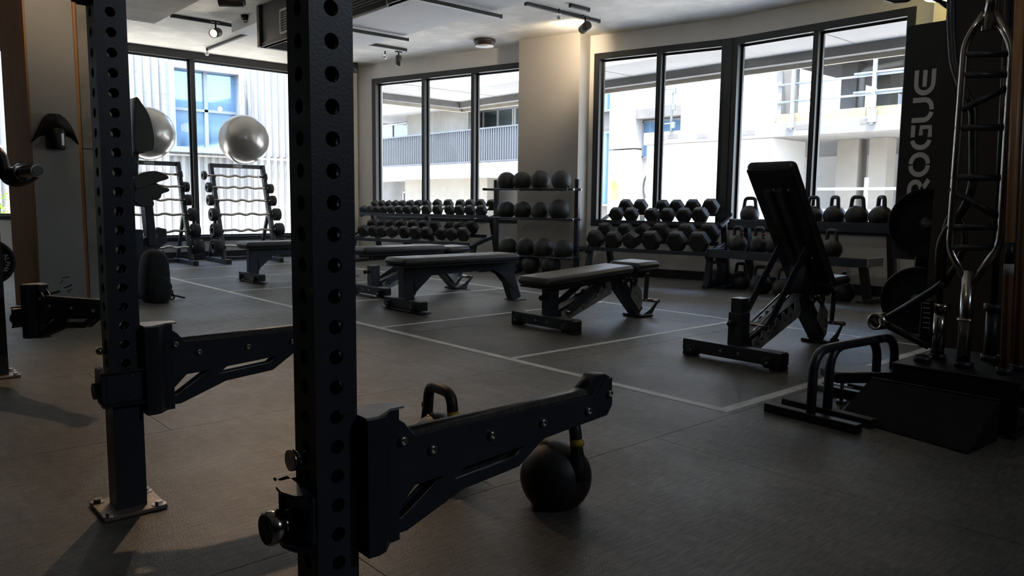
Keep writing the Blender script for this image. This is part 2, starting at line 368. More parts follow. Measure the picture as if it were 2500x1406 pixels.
# windows ------------------------------------------------------------
def window(name, W, H0, H1, mull, M, fw=.075, fb=.05, depth=.12):
    """local x along the wall, y into the room, z up; frame sits in the opening 0..W"""
    root = sempty(name); root.matrix_world = M
    fr = MB()
    fr.box((fw / 2, -depth / 2 + .01, (H0 + H1) / 2), (fw, depth, H1 - H0), .004); fr.box((W - fw / 2, -depth / 2 + .01, (H0 + H1) / 2), (fw, depth, H1 - H0), .004)
    fr.box((W / 2, -depth / 2 + .01, H1 - fw / 2), (W - 2 * fw + .004, depth, fw), .004); fr.box((W / 2, -depth / 2 + .01, H0 + fb / 2), (W - 2 * fw + .004, depth, fb), .004)
    f = obj('frame', fr, 'frame', root)
    ed = [fw] + [q for mm in mull for q in (mm - .028, mm + .028)] + [W - fw]
    for mm in mull: obj('mullion', MB().box((mm, -depth / 2, (H0 + H1) / 2), (.056, depth - .01, H1 - H0 - fw - fb + .004), .004), 'frame', root)
    for i in range(0, len(ed), 2):
        a, b = ed[i], ed[i + 1]; sb = MB()
        for (x, z, w, h) in (((a + b) / 2, H0 + fb + .011, b - a, .022), ((a + b) / 2, H1 - fw - .011, b - a, .022), (a + .011, (H0 + fb + H1 - fw) / 2, .022, H1 - fw - H0 - fb), (b - .011, (H0 + fb + H1 - fw) / 2, .022, H1 - fw - H0 - fb)):
            sb.box((x, -depth + .035, z), (w, .03, h))
        sash = obj('sash', sb, 'frame', root)
        g = MB(); g.add([(a + .01, -depth + .035, H0 + fb), (b - .01, -depth + .035, H0 + fb), (b - .01, -depth + .035, H1 - fw), (a + .01, -depth + .035, H1 - fw)], [(0, 1, 2, 3)])
        obj('pane', g, 'glass', root)
    return root
window('window_2', 8.307 - 5.35, SILL, HEAD, [6.44 - 5.35, 7.32 - 5.35], MW @ T((5.35, 0, 0)))
window('window_3', 4.588 - S0 - .02, SILL, HEAD, [3.757 - S0 - .02], MW @ T((S0 + .02, 0, 0)))
M4 = Matrix(((0, -1, 0, X4), (1, 0, 0, 2.92), (0, 0, 1, 0), (0, 0, 0, 1)))
window('window_4', 1.90 - .02, SILL, HEAD, [3.86 - 2.92], M4)
struct('trim_6', MB().box((X4 + .03, 4.835, (SILL + HEAD) / 2), (.10, .10, HEAD - SILL), .004), 'frame')       # corner post between windows 3 and 4
MBk = Matrix(((-1, 0, 0, B1), (0, -1, 0, YB), (0, 0, 1, 0), (0, 0, 0, 1)))
window('window_1', B1 - B0, BS, CEIL, [B1 - 3.885], MBk, fw=.10, fb=.06)
MBl = Matrix(((-1, 0, 0, B0 - .3), (0, -1, 0, YB), (0, 0, 1, 0), (0, 0, 0, 1)))
window('window_5', 2.25, .58, 2.66, [1.1], MBl, fw=.06, fb=.05)
# left partition: timber end, painted board, trim, concrete ------------
PY = 6.25
xa = aty(100, 740, PY).x; xb = aty(212, 745, PY).x; xc = aty(222, 745, PY).x; xd = aty(300, 745, PY).x; pd = atx(40, 700, xa).y - PY
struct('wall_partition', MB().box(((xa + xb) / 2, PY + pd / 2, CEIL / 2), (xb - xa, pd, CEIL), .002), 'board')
struct('trim_7', MB().box((xa - .004, PY + pd / 2 + .004, CEIL / 2), (.012, pd - .004, CEIL), .001), 'woodpanel')
struct('trim_8', MB().box(((xb + xc) / 2, PY + .05, CEIL / 2), (xc - xb, .06, CEIL), .002), 'woodpanel')
cc = MB(); cc.box(((xc + xd) / 2, PY + .2, .6), (xd - xc, .38, 1.2), .004); cc.box(((xc + xd) / 2, PY + .203, 2.03), (xd - xc - .004, .38, 1.65), .004)
struct('trim_9', cc, 'concrete')
for (px, py, w, h, a) in ((160, 677, .055, .006, 5), (150, 688, .035, .006, 50), (167, 699, .06, .01, 22), (135, 714, .07, .016, 12), (170, 708, .045, .006, 18), (168, 713, .03, .005, 20)):
    p = aty(px, py, PY)
    obj('scuff', MB().box((0, 0, 0), (w * .9, .0012, h)), 'baseb', bpy.data.objects['wall_partition'], T((p.x, PY - .0008, p.z)) @ RY(-a))
p = aty(153, 733, PY); obj('scuff', plate_mesh([[(-.055, -.03), (-.035, .02), (-.015, .045), (.02, .045), (.05, .0), (.055, -.03)]], .001), 'skirt', bpy.data.objects['wall_partition'], T((p.x, PY - .001, p.z)) @ XZ)
# dark storage wall on the right
struct('wall_storage', MB().box((5.0 + .1, -.47, CEIL / 2), (.2, 4.54, CEIL)), 'darkwall')
# ------------------------------------------------------------------ outside: street, canopy, buildings
struct('ground', MB().box((10, 14, -.8), (90, 90, .4)), 'street')
cn = sempty('canopy')
c1 = MB(); c1.box((8.7, 5.4, 3.1), (2.42, 14.9, .4))
obj('slab', c1, 'soffit', cn)
e1 = MB(); e1.box((9.98, 5.4, 3.02), (.16, 15.0, .48), .004); e1.box((8.6, 12.87, 3.02), (2.6, .14, .48), .004); obj('edge_beam', e1, 'grey_conc', cn)
e2 = MB(); e2.box((10.09, 5.4, 2.98), (.05, 15.1, .52)); e2.box((8.7, 12.965, 2.98), (2.83, .05, .52)); obj('form_ply', e2, 'formply', cn)
for i, (x, y) in enumerate(((8.7, 4.6), (8.7, 8.2), (8.7, 11.6))): obj('panel_joint', MB().box((x, y, 2.898), (2.3, .012, .004)), 'grey_conc', cn)
obj('end_wall', MB().box((8.9, -2.2, 1.2), (2.8, .3, 4.0)), 'grey_conc', cn)
# corrugated metal-clad building across the back
cb = empty('clad_building', 'pale corrugated metal facade with a grey framed four-pane window behind the exercise balls', 'building', (0, 15.2, -.6))
YW = 15.0
def corr(x0, x1, z0, z1, dy=0.):
    vs = []; fs = []; x = x0; st = [(0, 0), (.055, 0), (.075, .035), (.12, .035), (.14, 0)]
    pts = []
    while x < x1:
        for dx, d in st[:-1]: pts.append((min(x + dx, x1), d))
        x += .14
    pts.append((x1, 0))
    for (px, d) in pts: vs += [(px, YW - 15.2 + d + dy, z0), (px, YW - 15.2 + d + dy, z1)]
    for i in range(len(pts) - 1): fs.append((2 * i, 2 * i + 2, 2 * i + 3, 2 * i + 1))
    return MB().add(vs, fs)
wx0, wx1, wz0, wz1 = 4.80, 6.20, 1.72, 3.34
for k, (a, b, c, d) in enumerate(((-14, 8.6, -.0, wz0 + .6), (-14, wx0, wz0 + .6, 8.6), (wx1, 8.6, wz0 + .6, 8.6), (wx0, wx1, wz1 + .6, 8.6))):
    obj('corrugated_sheet', corr(a, b, c, d), 'corr', cb)
obj('core_wall', MB().box((-2.7, .55, 4), (22.5, .8, 9.2)), 'grey_conc', cb)
fr = MB(); zc = (wz0 + wz1) / 2 + .6; hh = wz1 - wz0
for (x, z, w, h) in ((wx0 + .05, zc, .10, hh), (wx1 - .05, zc, .10, hh), ((wx0 + wx1) / 2, wz1 + .55, wx1 - wx0 - .2, .10), ((wx0 + wx1) / 2, wz0 + .65, wx1 - wx0 - .2, .10)): fr.box((x, -.25, z), (w, .24, h))
w = obj('window_frame', fr, 'ext_frame', cb)
mx = wx0 + .72; mz = wz0 + .6 + .80
fr = MB(); fr.box((mx, -.17, zc), (.07, .07, hh - .1)); fr.box(((wx0 + wx1) / 2, -.17, mz), (wx1 - wx0 - .1, .07, .05)); obj('transom', fr, 'ext_frame', w)
for x0_, x1_ in ((wx0 + .1, mx - .035), (mx + .035, wx1 - .1)):
    for z0_, z1_ in ((wz0 + .7, mz - .025), (mz + .025, wz1 + .5)):
        obj('pane', MB().box(((x0_ + x1_) / 2, -.15, (z0_ + z1_) / 2), (x1_ - x0_, .02, z1_ - z0_)), 'blueglass', w)
obj('flashing', MB().box((-2.7, -.235, wz0 + .55), (22.5, .01, .03)), 'pale_frame', cb)
obj('parapet', MB().box((-2.7, 0, 8.7), (22.8, .7, .3)), 'pale_frame', cb)
# concrete apartment block with slatted balcony, seen through window 2
ab = empty('apartment_block', 'concrete apartment block with a long slatted balcony and glazed doors', 'building', (0, 0, -.6))
XF = 14.6
obj('balcony_slab', MB().box((XF + 1.1, 21.6, 2.42), (2.2, 11.6, .40), .01), 'white_render', ab)
obj('upper_slab', MB().box((XF + 1.5, 21.1, 4.75), (2.6, 10.4, .50), .01), 'white_render', ab)
obj('facade_wall', MB().box((XF + 1.35, 21.6, 3.6), (.5, 3.5, 2.2), .005), 'warm_concrete', ab)
obj('lower_wall', MB().box((XF + 1.2, 21.0, 1.1), (.5, 4.6, 2.24), .005), 'warm_concrete', ab)
obj('back_wall', MB().box((XF + 2.6, 21.9, 4.0), (.4, 12.2, 9)), 'ext_concrete', ab)
obj('upper_wall', MB().box((XF + 2.0, 21.9, 6.4), (1.2, 12.0, 3.0), .005), 'white_render', ab)
def slats(y0, y1, z0, z1, x, pitch, nm='slat'):
    n = int((y1 - y0) / pitch)
    me = MB().box((0, 0, 0), (.05, pitch * .42, z1 - z0)).mesh('slat')
    for i in range(n):
        obj(nm, me, 'slat', ab, T((x, y0 + (i + .5) * pitch, (z0 + z1) / 2)))
slats(15.9, 26.6, 2.66, 3.60, XF + .06, .105)
for z in (2.66, 3.62): obj('rail', MB().box((XF + .06, 21.25, z), (.07, 10.8, .045)), 'slat', ab)
slats(24.0, 26.4, 3.70, 4.6, XF + .10, .17); slats(24.6, 26.6, .2, 2.15, XF + .3, .17)
def extwin(root, x, y0, y1, z0, z1, n=2, fm='pale_frame', gm='darkglass', fw=.06):
    fr = MB(); zc = (z0 + z1) / 2
    for yy in [y0 + (y1 - y0) * i / n for i in range(n + 1)]: fr.box((x, yy, zc), (.08, fw, z1 - z0))
    fr.box((x, (y0 + y1) / 2, z1), (.08, y1 - y0 + fw, fw)); fr.box((x, (y0 + y1) / 2, z0), (.08, y1 - y0 + fw, fw))
    f = obj('window_frame', fr, fm, root)
    for i in range(n):
        a, b = y0 + (y1 - y0) * i / n, y0 + (y1 - y0) * (i + 1) / n
        obj('pane', MB().box((x + .01, (a + b) / 2, zc), (.02, b - a - fw, z1 - z0)), gm, f)
    return f
extwin(ab, XF + 2.3, 25.1, 27.2, 2.64, 4.45, 2); extwin(ab, XF + 2.3, 19.0, 21.3, 2.64, 4.52, 3); extwin(ab, XF + 2.3, 16.6, 18.9, 2.64, 4.52, 2)
extwin(ab, XF + 2.3, 22.9, 25.4, .1, 1.8, 2); extwin(ab, XF + 2.3, 16.4, 18.4, .1, 1.9, 2)
# unfinished concrete building with edge protection, seen through windows 3 and 4
ub = empty('unfinished_building', 'unfinished concrete building with scaffold edge rails and open upper floor', 'building', (0, 0, -.6))
XU = 17.0; Z_ = .6
obj('floor_slab', MB().box((XU + 4, 6.9, 2.635 + Z_), (8, 13.6, .33), .008), 'ext_concrete', ub)
for (px, py) in ((1715, 332), (1642, 333), (1612, 337), (1828, 324), (1960, 310), (2119, 296)):
    q = atx(px, py, XU); obj('recess_patch', MB().box((XU - .002, q.y, q.z + Z_), (.012, .33, .10)), 'grey_conc', ub, label='grey rough patch')
obj('blank_wall', MB().box((XU + .9, 11.75, 1.05 + Z_), (1.6, 3.8, 2.84), .006), 'white_render', ub)
obj('upper_blank_wall', MB().box((XU + .55, 11.25, 4.6 + Z_), (.5, 2.9, 3.6), .006), 'white_render', ub)
obj('upper_blank_end', MB().box((XU + .45, 9.72, 4.6 + Z_), (.8, .16, 3.6)), 'ext_concrete', ub)
def col(y0, y1, x, z0, z1, m='grey_conc', d=.5): return obj('column', MB().box((x + d / 2, (y0 + y1) / 2, (z0 + z1) / 2 + Z_), (d, abs(y1 - y0), z1 - z0), .006), m, ub)
def coly(pxl, pxr, py, X): return atx(pxl, py, X).y, atx(pxr, py, X).y
XC = XU + 1.6
a, b = coly(2052, 2090, 230, XC); col(b, a, XC, 2.8, 6); a, b = coly(2140, 2172, 230, XC + .8); col(b, a, XC + .8, 2.8, 6)
a, b = coly(1895, 1921, 230, XU + .6); col(b, a, XU + .6, 2.8, 6)
for (l, r) in ((2040, 2092), (2118, 2162)): a, b = coly(l, r, 430, XC); col(b, a, XC, -.6, 2.47, 'warm_concrete')
a, b = coly(1797, 1806, 430, XU + .3); col(b, a, XU + .3, -.6, 2.47, 'ext_concrete', .3)
obj('upper_slab', MB().box((XU + 4.2, 5.2, 4.72 + Z_), (7.2, 9.6, .9)), 'grey_conc', ub)
obj('far_wall', MB().box((XU + 7.8, 7.0, 1.0 + Z_), (.3, 13.4, 3.2)), 'white_render', ub)
obj('far_wall_upper', MB().box((XU + 7.8, 10.6, 4.0 + Z_), (.3, 4.0, 2.6)), 'white_render', ub)
dp = MB(); q = atx(2105, 200, XC - .1).y
dp.tube(fillet([(XC - .1, q, 2.8 + Z_), (XC - .1, q, 4.05 + Z_), (XC - .1, q - .9, 4.12 + Z_)], .18), .07); obj('drain_pipe', dp, 'ext_concrete', ub)
for (l, r) in ((1799, 1826),):
    q0 = atx(1797, 395, XU + 2); q1 = atx(1838, 440, XU + 2)
    for i in range(9): obj('slat', MB().box((XU + 2, q0.y + (q1.y - q0.y) * i / 8, (q0.z + q1.z) / 2 + Z_), (.03, .04, abs(q0.z - q1.z))), 'slat', ub)
sc = empty('edge_rails', 'pale galvanised guard rails and posts along the unfinished floor edge', 'railing', (0, 0, 0))
XR = XU - .02
for py_ in ((1940, 160, 1930, 330), (2138, 128, 2130, 300)):
    p0 = atx(py_[0], py_[1], XR); p1 = atx(py_[2], py_[3], XR); obj('post', MB().box((XR, (p0.y + p1.y) / 2, (p0.z + 2.62) / 2), (.07, .07, p0.z - 2.62)), 'galv', sc)
    obj('bracket', MB().box((XR - .03, p1.y, 2.80), (.08, .16, .28), .006), 'galv', sc)
for z in (4.07, 3.67, 3.27): obj('rail', MB().tube([(XR + .05, 9.72, z), (XR + .05, 4.6, z)], .026, 8), 'galv', sc); obj('rail', MB().tube([(XR + .0, 7.9 + (z == 4.07) * 3, z + .05), (XR + .0, 6.6, z + .05)], .024, 8), 'galv', sc)
for y0_, y1_ in ((9.74, 7.62), (7.6, 4.6)): obj('toe_board', MB().box((XR + .06, (y0_ + y1_) / 2, 2.90), (.04, y0_ - y1_ - .01, .20)), 'timber', sc)
pp = empty('scaffold_pole', 'thin green-grey scaffold pole with clamps standing on the slab edge', 'pole', (XU - .02, 12.76, 2.8))
obj('tube', MB().tube([(0, 0, 0), (0, 0, 1.6)], .035, 8), 'scaff', pp)
for z in (.15, .62, 1.05): obj('clamp', MB().box((0, -.06, z), (.08, .10, .16), .01), 'scaff', pp); obj('arm', MB().tube([(0, 0, z + .05), (0, .25, z + .05)], .018, 8), 'scaff', pp)
gr = empty('ground_rails', 'pale site fence of tubes at street level before the unfinished building', 'fence', (16.2, 7.5, -.6))
for z in (1.0, 1.36, 1.82): obj('rail', MB().tube([(0, -3.5, z), (0, 3.4, z)], .03, 8), 'galv', gr)
for y in (-3.0, -1.6, -.35, 1.2, 2.9): obj('post', MB().tube([(0, y, 0), (0, y, 2.05 if y < 0 else 1.9)], .045, 8), 'galv', gr)
# farther pale block on the left of window 3
fb = empty('pale_block', 'pale panelled apartment block with square blue windows far behind', 'building', (0, 0, -.6))
XP = 24.0
obj('panel', MB().box((XP + 1, 20.45, 2.2), (2, 1.35, 2.8), .01), 'white_render', fb); obj('panel', MB().box((XP + 1, 20.45, 5.2), (2, 1.35, 3.1), .01), 'white_render', fb)
obj('panel', MB().box((XP + 1.02, 20.45, 7.6), (2, 1.35, 1.6), .01), 'white_render', fb); obj('panel', MB().box((XP + 1.0, 20.45, .2), (2, 1.35, 1.1), .01), 'white_render', fb)
obj('side_wall', MB().box((XP + 1.4, 18.0, 4), (1.6, 3.6, 9.2)), 'white_render', fb)
obj('side_wall', MB().box((XP + 1.4, 22.8, 4), (1.6, 3.4, 9.2)), 'ext_concrete', fb)
obj('ledge', MB().box((XP + .35, 18.5, 4.95), (.7, 2.5, .35)), 'ext_concrete', fb); obj('ledge', MB().box((XP + .35, 18.5, 1.5), (.7, 2.5, .30)), 'ext_concrete', fb)
extwin(fb, XP + .5, 17.9, 19.75, 3.3, 4.7, 2, 'ext_frame', 'blueglass', .09); extwin(fb, XP + .5, 21.3, 22.4, 1.4, 4.4, 1, 'ext_frame', 'blueglass', .09); extwin(fb, XP + .5, 21.3, 22.4, 5.3, 6.4, 1, 'ext_frame', 'blueglass', .09)
extwin(fb, XP + .5, 18.6, 19.8, .2, 1.0, 1, 'grey_conc', 'darkglass', .09)
obj('round_grille', MB().tube([(XP + .55, 19.3 + .42 * math.cos(t), 2.15 + .58 * math.sin(t)) for t in [i * math.pi / 12 for i in range(24)]], .03, 6, closed=True), 'slat', fb)
hv = empty('hoist_mast', 'lime green and orange site hoist mast beside the pale block', 'hoist', (15.2, 13.05, -.6))
obj('mast', MB().box((0, 0, 1.1), (.12, .22, 2.4), .01), 'pale_frame', hv)
for z, h, m_ in ((1.75, .42, 'hivis_green'), (1.95, .16, 'hivis_orange'), (1.1, .20, 'hivis_green'), (1.13, .06, 'hivis_orange')): obj('guard_panel', MB().box((-.08 if 'green' in m_ else -.1, .03, z), (.04, .22 if 'green' in m_ else .14, h), .005), m_, hv)
# street plants beyond the far-left window and beyond window 4
def shrub(name, label, loc, n, r, h):
    root = empty(name, label, 'plant', loc); b = MB()
    st = MB()
    for i in range(9):
        a = random.uniform(0, 6.28); q = Vector((math.cos(a) * r * .6, math.sin(a) * r * .6, h * random.uniform(.6, 1))); st.tube([(0, 0, 0), q * .5 + Vector((0, 0, .1)), q], [.012, .008, .004], 5)
        for k in range(n // 9):
            c = q * random.uniform(.35, 1.05) + Vector((random.uniform(-1, 1), random.uniform(-1, 1), random.uniform(-1, 1))) * .10
            Mx = T(c) @ Matrix.Rotation(random.uniform(0, 6.28), 4, 'Z') @ Matrix.Rotation(random.uniform(-1, 1), 4, 'X')
            b.add([(-.0, -.05, 0), (.03, 0, .008), (0, .06, 0), (-.03, 0, .008)], [(0, 1, 2, 3)], False, Mx)
    obj('stems', st, 'bark', root); o = obj('foliage', b, 'leaf', root); o['kind'] = 'stuff'
shrub('street_shrub', 'yellow-green leafy shrub outside the far-left window', (1.95, 13.6, -.6), 500, .55, 1.75)
shrub('street_shrub', 'scrappy small plant outside behind the right kettlebells', (9.2, 3.75, -.6), 120, .25, 1.42)
# ------------------------------------------------------------------ rack uprights
PIT = .0506; PS = .0762
def holed_tube(z0, z1, hz0, n):
    """square tube with rows of round holes through all four faces; corner at the origin"""
    b = MB(); r = .0127; t = .005; K = 16
    rows = [hz0 + i * PIT for i in range(n) if z0 + .03 < hz0 + i * PIT < z1 - .03]
    for face in range(4):
        Mx = T((PS / 2, PS / 2, 0)) @ RZ(90 * face) @ T((0, -PS / 2, 0)) @ RX(90)       # local x across, y up, z outward
        hw = PS / 2
        prev = z0
        for hz in rows:
            lo, hi = hz - PIT / 2, hz + PIT / 2
            if lo > prev + 1e-5: b.add([(-hw, prev, 0), (hw, prev, 0), (hw, lo, 0), (-hw, lo, 0)], [(0, 1, 2, 3)], False, Mx)
            sq = []
            for i in range(K):
                a = 2 * math.pi * i / K; c, s_ = math.cos(a), math.sin(a)
                k = min(hw / abs(c) if abs(c) > 1e-6 else 1e9, (PIT / 2) / abs(s_) if abs(s_) > 1e-6 else 1e9)
                sq.append((c * k, hz + s_ * k, 0))
            cs = [(r * math.cos(2 * math.pi * i / K), hz + r * math.sin(2 * math.pi * i / K), 0) for i in range(K)]
            ci = [(x, y, -t) for x, y, _ in cs]
            b.add(sq + cs, [(i, (i + 1) % K, K + (i + 1) % K, K + i) for i in range(K)], False, Mx)
            cor = [(-hw, lo, 0), (hw, lo, 0), (hw, hi, 0), (-hw, hi, 0)]
            for q in range(4):
                cx, cy, _ = cor[q]; best = sorted(range(K), key=lambda i: (sq[i][0] - cx) ** 2 + (sq[i][1] - cy) ** 2)[:2]
                b.add([cor[q], sq[best[0]], sq[best[1]]], [(0, 1, 2)], False, Mx)
            b.add(cs + ci, [(i, K + i, K + (i + 1) % K, (i + 1) % K) for i in range(K)], True, Mx)
            prev = hi
        b.add([(-hw, prev, 0), (hw, prev, 0), (hw, z1, 0), (-hw, z1, 0)], [(0, 1, 2, 3)], False, Mx)
    me = bpy.data.meshes.new('tube'); me.from_pydata(b.v, [], b.f); me.update(); me.polygons.foreach_set('use_smooth', b.sm)
    return me
def bolt_mesh(r=.011, h=.008):
    b = MB(); b.lathe([(r * 1.7, 0), (r * 1.7, .002)], 16); b.prism(circ(0, 0, r, 6), h, z0=.002); return b.mesh('bolt')
BOLT = bolt_mesh(); BSM = bolt_mesh(.0055, .005)
def cap_bolt():
    b = MB(); b.lathe([(.0085, 0), (.0085, .006), (.0065, .008), (.0045, .008), (.0045, .004), (.0001, .004)], 16); return b.mesh('bolt')
CAPB = cap_bolt()
def upright(x, y, hz0, label, nums, top=2.82, side_nums=False):
    root = empty('rack_upright', label, 'rack post', (x, y, 0), 0, 'steel rack uprights')
    obj('post', holed_tube(.012, top, hz0, 70), 'steel', root)
    pl = obj('base_plate', MB().box((PS / 2, PS / 2, .006), (.16, .16, .010), .002), 'plate_steel', root)
    for i in (-1, 1):
        for j in (-1, 1): obj('bolt', BOLT, 'bolt', pl, T((PS / 2 + i * .062, PS / 2 + j * .062, .011)))
    for k, z in nums:
        obj('number', text_mesh(str(k), .017), 'letter', root, T((PS / 2 - .002, PS - .0055, z - .001)) @ RX(90) @ RY(180))  # pale digits stand in for light shining through cut-out numbers
    if side_nums:
        for i in range(12): obj('number', text_mesh(str(28 - i), .010), 'blacksteel', root, T((-.0008, PS * .5, hz0 + (i + 18) * PIT + PIT / 2)) @ RZ(-90) @ RX(90))
    return root
x1, y1, x2, y2 = .573, 1.12, .535, 2.195
hz1 = aty(825, 1375, y1).z; hz2 = aty(312, 886, y2).z
u1 = upright(x1, y1, hz1, 'nearest thick black steel rack upright with round holes, right of picture centre-left', [(17 - i, aty(815, q, y1).z) for i, q in enumerate((81, 172, 254, 335, 415, 492, 570, 645, 720, 796, 868, 942, 1016, 1087))])
u2 = upright(x2, y2, hz2, 'black steel rack upright bolted to the floor by a pale steel base plate', [], side_nums=True)
u3 = upright(.522, 4.265, .12, 'farthest dark rack upright at the left edge of the view', [])
# upright 2 stud at its top
obj('stud', MB().cyl((0, .038, 0), (-.03, .038, 0), .016).cyl((-.03, .038, 0), (-.04, .038, 0), .012), 'steel2', u2, T((0, 0, 1.352)))
obj('stud', MB().cyl((0, .038, 0), (-.014, .038, 0), .010).sphere((-.016, .038, 0), .010, 12, 8), 'raw_steel', u2, T((0, 0, aty(258, 862, y2).z)))
obj('stud', MB().cyl((0, .045, 0), (-.018, .045, 0), .013).cyl((-.018, .045, 0), (-.026, .045, 0), .018), 'raw_steel', u1, T((0, 0, aty(730, 1122, y1 + .04).z)))
# ------------------------------------------------------------------ safety arms
def armpx(L): return [(aty(x, y, y1 + .003).x - x1, aty(x, y, y1 + .003).z - .397) for x, y in L]
ARM = armpx([(925, 1022), (968, 1022), (985, 1032), (1010, 1063), (1459, 963), (1480, 926), (1492, 921), (1492, 987), (1480, 1012), (1326, 1069), (1265, 1137), (1129, 1192), (992, 1293), (943, 1309), (925, 1318)])
SL1 = armpx([(1133, 1139), (1230, 1104), (1283, 1083), (1258, 1114), (1106, 1172)])
SL2 = armpx([(1084, 1158), (1012, 1182), (971, 1240), (972, 1270), (985, 1262)])
def safety_arm(x, y, z, side, label):
    """x, y: post corner; arm runs along +x; side = -1: bracket on the camera side (-y), +1: far side"""
    root = empty('safety_arm', label, 'rack arm', (x, y, z), 0, 'spotter arms on the rack')
    yc = PS / 2; ym = .019
    pm = plate_mesh([ARM, SL1, SL2], .006, .001)
    obj('side_plate', pm, 'steel', root, T((0, .003, 0)) @ XZ); obj('side_plate', pm, 'steel', root, T((0, .035, 0)) @ XZ)
    q = armpx([(1015, 1064), (1456, 966), (1452, 985), (1020, 1085)])
    obj('core', plate_mesh([q], .026), 'blacksteel', root, T((0, ym, 0)) @ XZ)
    q = armpx([(1006, 1056), (1432, 955), (1436, 967), (1010, 1066)])
    obj('liner', plate_mesh([q], .028, .002), 'wood_liner', root, T((0, ym, .002)) @ XZ, label='grey worn plastic liner strip')
    q = armpx([(1430, 956), (1456, 919), (1481, 915), (1491, 921), (1488, 985), (1440, 975)])
    obj('end_horn', plate_mesh([q], .034, .002), 'steel2', root, T((0, ym + .004, .0)) @ XZ)
    cv = MB(); pts = [(.079, -.030), (.098, -.032), (.116, -.026), (.140, -.001), (.160, .0), (.160, .045), (.140, .055), (.098, .066), (.079, .064)]
    cv.prism(pts, .240, T((0, 0, -.152))); obj('wrap', cv, 'steel2', root)
    tp = MB(); tp.prism([(.079, -.026), (.098, -.028), (.122, -.014), (.142, .002), (.172, .002), (.172, .036), (.140, .050), (.098, .060), (.079, .058)], .004, T((0, 0, .088))); obj('cap_plate', tp, 'silverplate', root)
    # C-channel bracket around the post
    c = MB(); zb0, zb1 = -.110, -.026; zc = (zb0 + zb1) / 2; h = zb1 - zb0; ys_ = -.008 if side < 0 else PS + .008
    c.box((.03, ys_, zc), (.115, .010, h), .002); c.box((-.014, yc, zc), (.010, PS + .03, h), .004); obj('channel', c, 'steel', root)
    fk = 1 if side > 0 else .5
    for zz in (zb0 - .003, zb1 + .003):
        fm = MB()
        po = [(-.014, -.018), (-.040 * fk, .000), (-.048 * fk, .03), (-.044 * fk, .060), (-.030 * fk, .088), (-.008, .094)]
        fm.prism([(a, b_) for a, b_ in po], .006, T((0, 0, zz - .003)))
        fm.box((.026, ys_ + side * .006, zz), (.110, .026, .006), .001)
        obj('flange', fm, 'steel2', root)
    kz = zc - .012
    obj('pin_housing', MB().cyl((-.016, yc, kz), (-.036, yc, kz), .022), 'blacksteel', root)
    if side > 0:
        k2 = MB(); k2.cyl((-.036, yc, kz), (-.048, yc, kz), .018); obj('pin', k2, 'chrome', root)
        obj('pull_knob', MB().lathe([(.025, 0), (.028, .002), (.028, .024), (.025, .026)], 28, T((-.047, yc, kz)) @ RY(-90)), 'chrome', root, label='knurled pull knob')
        obj('knob_cap', MB().cyl((-.0735, yc, kz), (-.075, yc, kz), .0245), 'blacksteel', root)
    for bx, bz in ((.166, .030), (.231, .001), (.373, 0), (.513, -.001), (.651, 0), (.720, .028)):
        obj('bolt', CAPB, 'bolt', root, T((bx, 0, bz)) @ RX(90))
    if side < 0:
        for zz in (zb0 + .012, zb1 - .012): obj('rivet', MB().sphere((.048, -.014, zz), .003, 8, 6), 'bolt', root)
    return root
safety_arm(x1, y1, .397, 1, 'black steel safety arm on the nearest upright, with chrome pull knob')
safety_arm(x2, y2, .418, -1, 'black steel safety arm on the upright with the pale base plate')
a3 = safety_arm(.687 - .166 * .411, 3.946 + .166 * .912, .371, 1, 'black steel safety arm on the far left upright, pointing toward the viewer'); a3.rotation_euler.z = math.radians(-65.7)
# barbell end on a hook at the far left, and a plate below it
bb_ = empty('barbell', 'chrome end of a barbell resting in a black hook at the left edge', 'barbell', (.56, 3.95, .955), math.radians(-64))
q0 = aty(92, 416, 3.6); q1 = aty(-40, 428, 4.3)
bb_.location = q0; bb_.rotation_euler = (0, 0, 0); dv = q1 - q0
b = MB(); b.cyl((0, 0, 0), dv.normalized() * .36, .025); obj('sleeve', b, 'raw_steel', bb_)
obj('end_ring', MB().cyl(-dv.normalized() * .001, -dv.normalized() * .006, .021), 'chrome', bb_); b = MB(); b.cyl(dv.normalized() * .16, dv.normalized() * .19, .036); obj('collar', b, 'chrome', bb_)
obj('shaft', MB().cyl(dv.normalized() * .36, dv.normalized() * 1.2, .014), 'raw_steel', bb_)
jc = empty('hook', 'curved black plastic-lined hook holding the barbell end', 'hook', aty(20, 430, 3.9))
jl = jc.location; hp = [Vector(aty(x, y, 3.9)) - jl for x, y in ((-14, 366), (2, 380), (10, 412), (16, 438), (44, 444), (70, 434), (84, 424))]
obj('cup', MB().tube(fillet(hp, .03, 4), .024), 'blacksteel', jc)
obj('pad', MB().tube([hp[3] + Vector((.01, -.01, .022)), hp[4] + Vector((0, -.01, .022))], .012), 'rubber', jc)
wpz = empty('weight_plate', 'black rubber weight plate with raised pale letters at the left edge', 'weight plate', aty(-28, 640, 5.4), math.radians(0), None)
r_ = aty(38, 640, 5.4).x - aty(-28, 640, 5.4).x
obj('disc', MB().lathe([(r_ * .12, -.02), (r_ * .98, -.03), (r_, -.02), (r_, .02), (r_ * .98, .03), (r_ * .85, .03), (r_ * .8, .02), (r_ * .35, .02), (r_ * .3, .03), (r_ * .12, .03)], 40, RX(90)), 'rubber', wpz)
for i, ch in enumerate('ALPHA'):
    a = 24 - i * 14; rr = r_ * .66
    obj('letter', text_mesh(ch, r_ * .26), 'letter', wpz, T((rr * math.cos(math.radians(a)), -.032, rr * math.sin(math.radians(a)))) @ RY(-a + 90) @ XZ)
